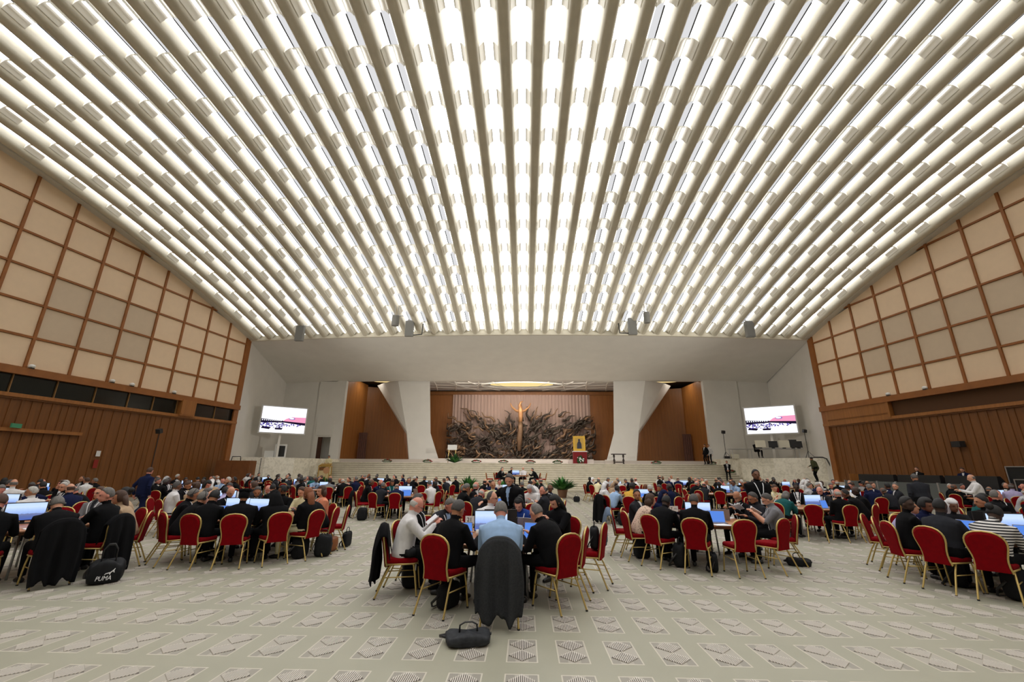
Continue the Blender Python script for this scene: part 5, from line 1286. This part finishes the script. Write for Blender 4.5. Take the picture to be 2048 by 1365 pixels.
# plants
leafm = mat('leaf_green', sr(62, 120, 48), .5, noise=.25, nscale=6); leafd = mat('leaf_dark', sr(36, 78, 34), .5, noise=.2, nscale=8)
def plant(x, y, z, h, w_, label, n=70, pot=True, seed=0, group='potted plants before the steps', m_=None):
    n = int(n*1.6)
    t = thing('potted_plant', label, 'plant', (x, y, z), 0, group); R = random.Random(seed); p = MB(); pz = .32*h if pot else 0
    if pot:
        q = MB(); q.lathe([(.12*w_+.05, 0), (.17*w_+.06, pz*.9), (.18*w_+.07, pz), (.15*w_+.04, pz), (.12*w_, pz*.9), (0, pz*.88)], n=18); q.build('pot', mat('pot_terracotta', sr(120, 84, 60), .7), t)
    for i in range(n):
        a = R.uniform(0, 2*pi); L = h*R.uniform(.32, .72); lean = R.uniform(.1, 1.0); pts = []
        for k in range(7):
            u = k/6; rr = w_*.75*lean*(u**.8); zz = pz*.85 + L*(u-.62*lean*u*u*.9); pts.append((rr*cos(a), rr*sin(a), zz))
        wd = .055*w_+.018
        vs = []; ax = Vector((-sin(a), cos(a), 0))
        for k, q_ in enumerate(pts):
            ww = wd*sin(pi*min(1, (k+.6)/6.8)); vs += [Vector(q_)-ax*ww, Vector(q_)+Vector((0, 0, -.4*ww)), Vector(q_)+ax*ww]
        p.add(vs, [(3*k+j, 3*k+j+1, 3*k+j+4, 3*k+j+3) for k in range(6) for j in (0, 1)], i % 2)
    p.build('leaves', [m_ or leafm, leafd], t, smooth=True)
plant(-3.75, 29.6, zf(29), 1.5, 1.5, 'bushy green potted plant left of the raised table', seed=1)
plant(2.4, 29.6, zf(29), 1.55, 1.6, 'bushy green potted plant right of the raised table', seed=2)
plant(-1.55, 30.7, zf(29), 1.1, 1.0, 'green potted plant below the raised table, left side', seed=3); plant(.75, 30.7, zf(29), 1.1, 1.0, 'green potted plant below the raised table, right side', seed=4)
plant(-15.6, 34.4, zf(30), 1.2, 1.0, 'green plant in front of the golden lectern', seed=5)
flr = mat('flower_red', sr(150, 40, 44), .6)
def flowerbox(x, y, z, label, w_=.85, seed=0):
    t = thing('flower_arrangement', label, 'flowers', (x, y, z), 0, 'low flower arrangements along the stage edge'); R = random.Random(seed)
    m = MB(); m.box(-w_/2*.8, w_/2*.8, -.1, .1, 0, .08); m.build('trough', leafd, t); g = MB(); f_ = MB()
    for i in range(46):
        u = R.uniform(-1, 1); h = .30*(1-u*u*.7)*R.uniform(.6, 1); c = (u*w_/2, R.uniform(-.14, .14), .06+h*.7)
        (g if i % 3 else f_).ell(c, (.065, .06, .05), n=6, m=4)
    g.build('greenery', leafd, t); f_.build('blossoms', flr, t)
for i, (x, z, y) in enumerate(((-12.6, 2.1, 40.2), (-10.0 if False else -8.9, 2.1, 40.2), (-4.45, 2.1, 40.2), (-2.0, 2.1, 40.2), (.45, 2.1, 40.2), (2.9, 2.1, 40.2), (11.7, 2.1, 40.2), (16.6, 2.1, 40.2))):
    flowerbox(x, y, z, 'low red and green flowers on the stage edge, %s from the left' % ['first', 'second', 'third', 'fourth', 'fifth', 'sixth', 'seventh', 'eighth'][i], seed=i)
flowerbox(-18.1, 37.3, .551, 'dark red flowers lower on the left steps', 1.1, 20); flowerbox(-17.95, 39.0, 1.583, 'dark red flowers higher on the left steps', 1.1, 21)
flowerbox(18.2, 37.05, .379, 'dark flowers on the lower right steps', .8, 22); flowerbox(17.5, 38.9, 1.411, 'dark flowers beside the right steps person', .8, 23)

# icon on its red stand, white-clothed lectern, carved table
t = thing('picture_stand', 'red draped stand with flowers below the golden framed picture', 'stand', (5.0, 41.0, 2.1)); m = MB(); m.box(-.62, .62, -.3, .3, 0, 1.05); m.build('red_drape', mat('red_cloth', sr(120, 14, 22), .8), t)
m = MB(); m.box(-.66, .66, -.34, .34, 1.05, 1.12); m.build('white_cover', white, t)
g = MB(); R = random.Random(3)
for i in range(60): a = R.uniform(0, 6.28); r = R.uniform(0, .34); g.ell((r*cos(a), -.42+.1*R.random(), .35+r*sin(a)), (.07, .06, .06), n=6, m=4)
g.build('greenery', leafd, t); g = MB()
for i in range(16): a = R.uniform(0, 6.28); r = R.uniform(0, .3); g.ell((r*cos(a), -.5, .42+r*sin(a)), (.05, .04, .05), n=6, m=4)
g.build('white_blossoms', white, t)
t = thing('framed_picture', 'golden framed picture of a dark robed figure on the red stand', 'picture', (5.0, 41.1, 3.25)); t.rotation_euler[0] = rad(-4)
m = MB(); m.box(-.56, .56, 0, .08, 0, 1.35); m.build('gold_frame', mat('icon_gold', sr(216, 172, 60), .4, metal=.3), t)
m = MB(); m.box(-.40, .40, -.015, 0, .2, 1.2); m.build('gold_ground', mat('icon_ground', sr(196, 158, 66), .5), t)
m = MB(); m.prism([(-.22, .2), (.22, .2), (.2, .62), (.12, .82), (.05, .88), (-.05, .88), (-.12, .82), (-.2, .62)], -.03, -.015); m.lathe([(0, 0), (.1, 0), (.1, .01), (0, .01)], n=18, xf=Matrix.Translation((0, -.03, .98)) @ Matrix.Rotation(pi/2, 4, 'X')); m.build('robed_figure', mat('icon_dark', sr(40, 44, 60), .6), t)
t = thing('lectern', 'white-clothed lectern with plants at the left of the stage', 'lectern', (-6.75, 40.6, 2.1)); m = MB(); m.box(-.4, .4, -.2, .2, 1.15, 1.6); m.build('white_cloth', white, t)
m = MB()
for s in (-.34, .34): m.tube([(s, -.1, 0), (s*.9, 0, 1.15)], .03, n=6)
m.build('gold_legs', gold, t)
plant(-6.4, 40.1, 2.1, 1.3, 1.3, 'green plant at the foot of the white lectern', pot=False, seed=8, n=50, group='stage plants')
t = thing('carved_table', 'small dark carved table on the right of the stage', 'table', (8.5, 40.8, 2.1)); m = MB(); m.box(-.62, .62, -.3, .3, .82, .9); m.build('tabletop', mat('dark_wood', sr(44, 30, 24), .5), t)
for s in (-1, 1): m = MB(); m.lathe([(.1, 0), (.05, .15), (.11, .3), (.04, .5), (.1, .7), (.06, .82)], c=(s*.42, 0, 0), n=12); m.build('leg', MATS['dark_wood'], t, smooth=True)
m = MB(); m.box(-.42, .42, -.03, .03, .12, .2); m.build('stretcher', MATS['dark_wood'], t)
# golden lectern of the reader
t = thing('golden_lectern', 'golden openwork lectern standing on the left steps', 'lectern', (-16.9, 37.25, .38)); m = MB()
for s in (-.46, .46):
    for y_ in (-.2, .2): m.tube([(s, y_, 0), (s, y_, 1.35)], .035, n=6)
m.box(-.5, .5, -.24, .24, 1.3, 1.38); m.box(-.5, .5, -.24, .24, 0, .06); m.build('frame', mat('lectern_gold', sr(190, 150, 70), .4, metal=.4), t)
m = MB(); m.box(-.42, .42, -.2, -.17, .08, .98); m.build('front_panel', mat('lectern_panel', sr(206, 186, 140), .6), t)
m = MB(); m.box(-.42, .42, -.21, -.17, 1.0, 1.26); m.build('carved_band', wood_dark, t)
m = MB(); m.cbox((0, 0, 1.46), (.9, .5, .05), rx=rad(18)); m.build('reading_desk', MATS['lectern_gold'], t)
t = thing('round_emblem', 'small round picture on a pole among the crowd at left', 'sign', (-15.0, 33.3, zf(30))); m = MB(); m.tube([(0, 0, 0), (0, 0, 1.35)], .02, n=6); m.build('pole', gold, t)
m = MB(); m.lathe([(0, -.03), (.24, -.03), (.24, .03), (0, .03)], n=24, xf=Matrix.Translation((0, 0, 1.55)) @ Matrix.Rotation(pi/2, 4, 'X')); m.build('disc', mat('emblem', sr(176, 130, 90), .5), t)
t = thing('roof_sign', 'round green plant pot', 'x') if False else None

# podium equipment at right
for i, (x, w_) in enumerate(((17.6, 1.9), (20.2, 3.4))):
    y = 36.8-i*1.0; t = thing('equipment_desk', 'folding desk with %s on the right podium' % ('small devices' if i == 0 else 'screens'), 'desk', (x, y, 2.58)); m = MB(); m.box(-w_/2, w_/2, -.35, .35, .70, .74); m.build('desktop', grey_pl, t)
    for s in (-1, 1):
        m = MB(); m.tube([(s*w_*.4, -.25, .7), (s*w_*.4, -.25, 0), (s*w_*.4, .25, 0), (s*w_*.4, .25, .7)], .02, n=6); m.build('leg', steel, t)
mc = mat('panel_cream', sr(212, 206, 186), .6)
for i, (x, w_, h, m_, lab) in enumerate(((18.75, .75, .55, mc, 'cream-backed monitor at left of the right podium desk'), (19.75, .65, .5, black, 'black monitor left of centre on the right podium desk'), (20.6, .8, .56, mc, 'cream-backed monitor at centre of the right podium desk'), (21.3, .6, .62, black, 'black monitor at right of the right podium desk'), (21.75, .5, .5, black, 'dark mixing console at the right podium desk end'))):
    t = thing('desk_monitor', lab, 'monitor', (x, 35.75, 3.32), rad(-10), 'monitors on the right podium'); m = MB(); m.cbox((0, 0, .08+h/2), (w_, .06, h), rx=rad(-6)); m.build('panel', m_, t); m = MB(); m.box(-.1, .1, -.02, .14, 0, .1); m.build('stand', black, t)
person(18.9, 36.7, 270, 'up', 'black', 'suit', 'tan', 'short', 'black', z=2.62, where='seated behind the right podium monitors')
m = MB(); m.box(15.9 if False else 17.0, 17.4, 38.2, 38.5, 2.58, 2.78); tag(m.build('equipment_case', black), 'small black case at the left end of the right podium', 'case')
m = MB(); m.box(17.5, 18.1, 38.2, 38.6, 2.58, 2.95); tag(m.build('equipment_case', mc), 'cream box beside the small black case, right podium', 'case')
def stand_pole(x, y, z, h, label, head=True, cat='stand', lean=0):
    t = thing('tripod_stand', label, cat, (x, y, z)); m = MB(); m.tube([(0, 0, .0), (lean, 0, h)], .022, n=6); m.build('pole', black, t)
    for a in (90, 210, 330): m = MB(); m.tube([(0, 0, .55), (.42*cos(rad(a)), .42*sin(rad(a)), .01)], .015, n=6); m.build('leg', black, t)
    if head: m = MB(); m.cbox((lean, -.05, h+.08), (.26, .2, .24), rx=rad(20)); m.build('lamp_head', black, t)
stand_pole(16.9, 37.9, 2.58, 2.1, 'tall thin black stand at the left of the right podium', True)
stand_pole(22.1, 35.3, 2.58, 2.0, 'camera stand at the right end of the right podium', True)
stand_pole(-20.6, 24.0, zf(24), 3.6, 'tall black floodlight stand by the left timber wall', True)
stand_pole(-19.6, 32.4, zf(30), 2.4, 'thin music stand before the left marble podium', False)
# left podium odds and ends
t = thing('portable_screen', 'white-framed dark panel under the left video screen', 'panel', (-21.0, 37.3, 2.36), rad(20)); m = MB(); m.box(-.45, .45, 0, .06, 0, 1.15); m.build('frame', white, t); m = MB(); m.box(-.3, .33, -.01, 0, .12, 1.02); m.build('panel', black, t)
m = MB(); m.box(-22.2, -21.4, 37.0, 37.2, 2.36, 2.95); tag(m.build('white_box', white), 'low white panel left of the dark framed panel', 'panel')
t = thing('control_cabinet', 'brown wooden cabinet against the left side of the podium', 'cabinet', (-20.8, 31.4, zf(30)), rad(0)); m = MB(); m.box(-1.25, 1.2, -.3, .5, 0, 2.2); m.build('body', mat('cabinet_wood', sr(120, 72, 36), .5, noise=.1, nscale=3), t); m = MB(); m.box(-1.15, -.05, -.32, -.3, .1, 2.1); m.box(.02, 1.1, -.32, -.3, .1, 2.1); m.build('door', MATS['cabinet_wood'], t)
m = MB(); m.tube([(-.35, 0, 0), (-.3, 0, .28), (.3, 0, .28), (.35, 0, 0)], .03, n=6); o = m.build('metal_frame', black, None, loc=(-20.9, 31.5, 2.067)); tag(o, 'small black metal frame on the left wooden cabinet', 'frame')

# wall fittings
def wall_cam(x, y, z, lab, s=1):
    t = thing('wall_camera', lab, 'camera', (x, y, z), 0, 'cameras on the side wall rails'); m = MB(); m.ell((0, 0, .12), (.13, .13, .10), n=14, m=8); m.build('housing', white, t); m = MB(); m.box(-.08, .08, -.08, .08, 0, .05); m.build('base', black, t)
for i, (y, lab) in enumerate(((19.9, 'white camera nearest on the left wall rail'), (23.6, 'white camera second on the left wall rail'), (24.7, 'small white camera third on the left wall rail'), (27.4, 'small white camera furthest on the left wall rail'))): wall_cam(XL(y)+.2, y, 6.22, lab)
for i, (y, lab) in enumerate(((27.6, 'round white camera on the right wall rail end'), (25.4, 'white camera nearer on the right wall rail'))): wall_cam(XR(y)-.2, y, 6.22, lab)
t = thing('exit_sign', 'small green and white sign on the left wall ledge', 'sign', (XL(20)+.26, 20.0, 3.36), rad(-81)); m = MB(); m.box(-.25, .25, -.03, .03, 0, .2); m.build('green_panel', mat('exit_green', sr(70, 150, 110), .5), t); m = MB(); m.box(.08, .22, -.035, -.03, .03, .17); m.build('white_panel', white, t)
m = MB(); m.cbox((0, 0, 0), (.01, .22, .3)); o = m.build('wall_notice', white, None, loc=(XL(24)+.07, 24, 2.3), rz=rad(8.8)*-1); tag(o, 'small white notice on the left timber wall', 'notice')
m = MB(); m.cbox((0, 0, 0), (.012, .25, .45)); o = m.build('wall_sign', mat('sign_red', sr(150, 40, 30), .6), None, loc=(XL(24)+.07, 24.0, 1.75)); tag(o, 'small red sign below the white notice, left wall', 'sign')
t = thing('wall_speaker', 'small black loudspeaker on the right timber wall', 'loudspeaker', (XR(24.5)-.2, 24.5, 3.1)); m = MB(); m.cbox((0, 0, 0), (.3, .5, .3)); m.build('cabinet', black, t)

# control area by the right wall: grey barriers, desks, flight cases
for i in range(9):
    y = 27.5-i*1.05 if i < 6 else 18.6-(i-6)*1.05; x = XR(y)-3.6 - (.3 if i >= 6 else 0)
    t = thing('barrier_panel', 'grey upholstered barrier panel, %s along the right control area' % ['first', 'second', 'third', 'fourth', 'fifth', 'sixth', 'seventh', 'eighth', 'ninth'][i], 'barrier', (x, y, zf(y)), rad(81.2+90-0)*-1+rad(0), 'grey barrier panels')
    t.rotation_euler = (0, 0, rad(98.8)); m = MB(); m.box(-.5, .5, -.03, .03, .04, 1.25); m.build('panel', mat('barrier_grey', sr(96, 100, 98), .8), t); m = MB()
    for s in (-.51, .51): m.box(s-.02, s+.02, -.04, .04, 0, 1.28)
    m.build('posts', steel, t)
for i, y in enumerate((27.0, 24.6, 22.2)):
    x = XR(y)-2.4; t = thing('control_desk', 'black control desk by the right wall, %s from the stage' % ['first', 'second', 'third'][i], 'desk', (x, y, zf(y)), rad(98.8), 'black control desks'); m = MB(); m.box(-1.1, 1.1, -.35, .35, .0, 1.05); m.prism([(-.35, 1.05), (.35, 1.05), (.3, 1.62), (.12, 1.62)], -1.1, 1.1, axis='x'); m.build('body', black, t)
    m = MB(); m.box(-.04, .04, -.36, -.35, 1.0, 1.06); m.build('lamp', white, t)
person(XR(25.6)-1.6, 25.6, 200, 'up', 'black', 'suit', 'fair', 'short', 'brown', z=.55, where='seated behind the right control desks, nearer the stage')
person(XR(23.2)-1.7, 23.2, 200, 'type', 'navy', 'suit', 'fair', 'short', 'brown', z=.55, where='seated behind the right control desks, further from the stage')
for i, (y, dx, h, lab) in enumerate(((21.2, 1.3, 2.05, 'black flight case with metal edges by the right wall'), (18.9, 2.6, 2.1, 'tall flight case with metal frame near the right photo edge'), (20.1, 2.4, 1.5, 'low flight case left of the tall one, right wall'))):
    x = XR(y)-dx; t = thing('flight_case', lab, 'case', (x, y, zf(y)), rad(20), 'flight cases at the right wall'); m = MB(); m.box(-.45, .45, -.35, .35, .1, h); m.build('body', black, t); e = MB()
    for sx in (-.46, .46):
        for sy in (-.36, .36): e.box(sx-.02, sx+.02, sy-.02, sy+.02, .08, h+.02)
    for z_ in (.1, h):
        for sx in (-.46, .46): e.box(sx-.02, sx+.02, -.36, .36, z_-.02, z_+.02)
        for sy in (-.36, .36): e.box(-.46, .46, sy-.02, sy+.02, z_-.02, z_+.02)
    e.build('metal_edges', steel, t)
    for sx in (-.35, .35): w = MB(); w.lathe([(0, 0), (.06, 0), (.06, .08), (0, .08)], c=(sx, 0, 0), n=10); w.build('wheel', black, t)
person(XR(18.2)-2.6, 18.2, 160, 'stand', 'black', 'shirt', 'fair', 'none', 'grey', where='standing beside the tall flight case at right', sc=1.04)
m = MB(); m.tube([(0, 0, 0), (0, 0, .95), (.35, 0, 1.0), (.9, 0, 1.0), (1.15, 0, .9), (1.5, 0, .0)], .05, n=8); o = m.build('handrail', mat('rail_dark', (.06, .06, .06), .5), None, loc=(21.0, 33.4, 1.6)); tag(o, 'dark curved handrail at the right podium ramp', 'handrail')
m = MB(); m.box(20.2, 21.0, 28.6, 28.7, 0, 1.5); tag(m.build('wooden_lectern', wood_light), 'pale wooden lectern side near the right podium', 'lectern')
print('LABELDUP', [k for k, v in LABELS.items() if v > 1][:10])

m = MB(); m.box(20.1, 22.4, 32.0, 34.3, -.3, .9); m.prism([(20.1, -.3), (20.1, .9), (18.9, zf(30)), (18.9, -.3)], 32.0, 33.6); struct(m.build('floor_ramp', marble))
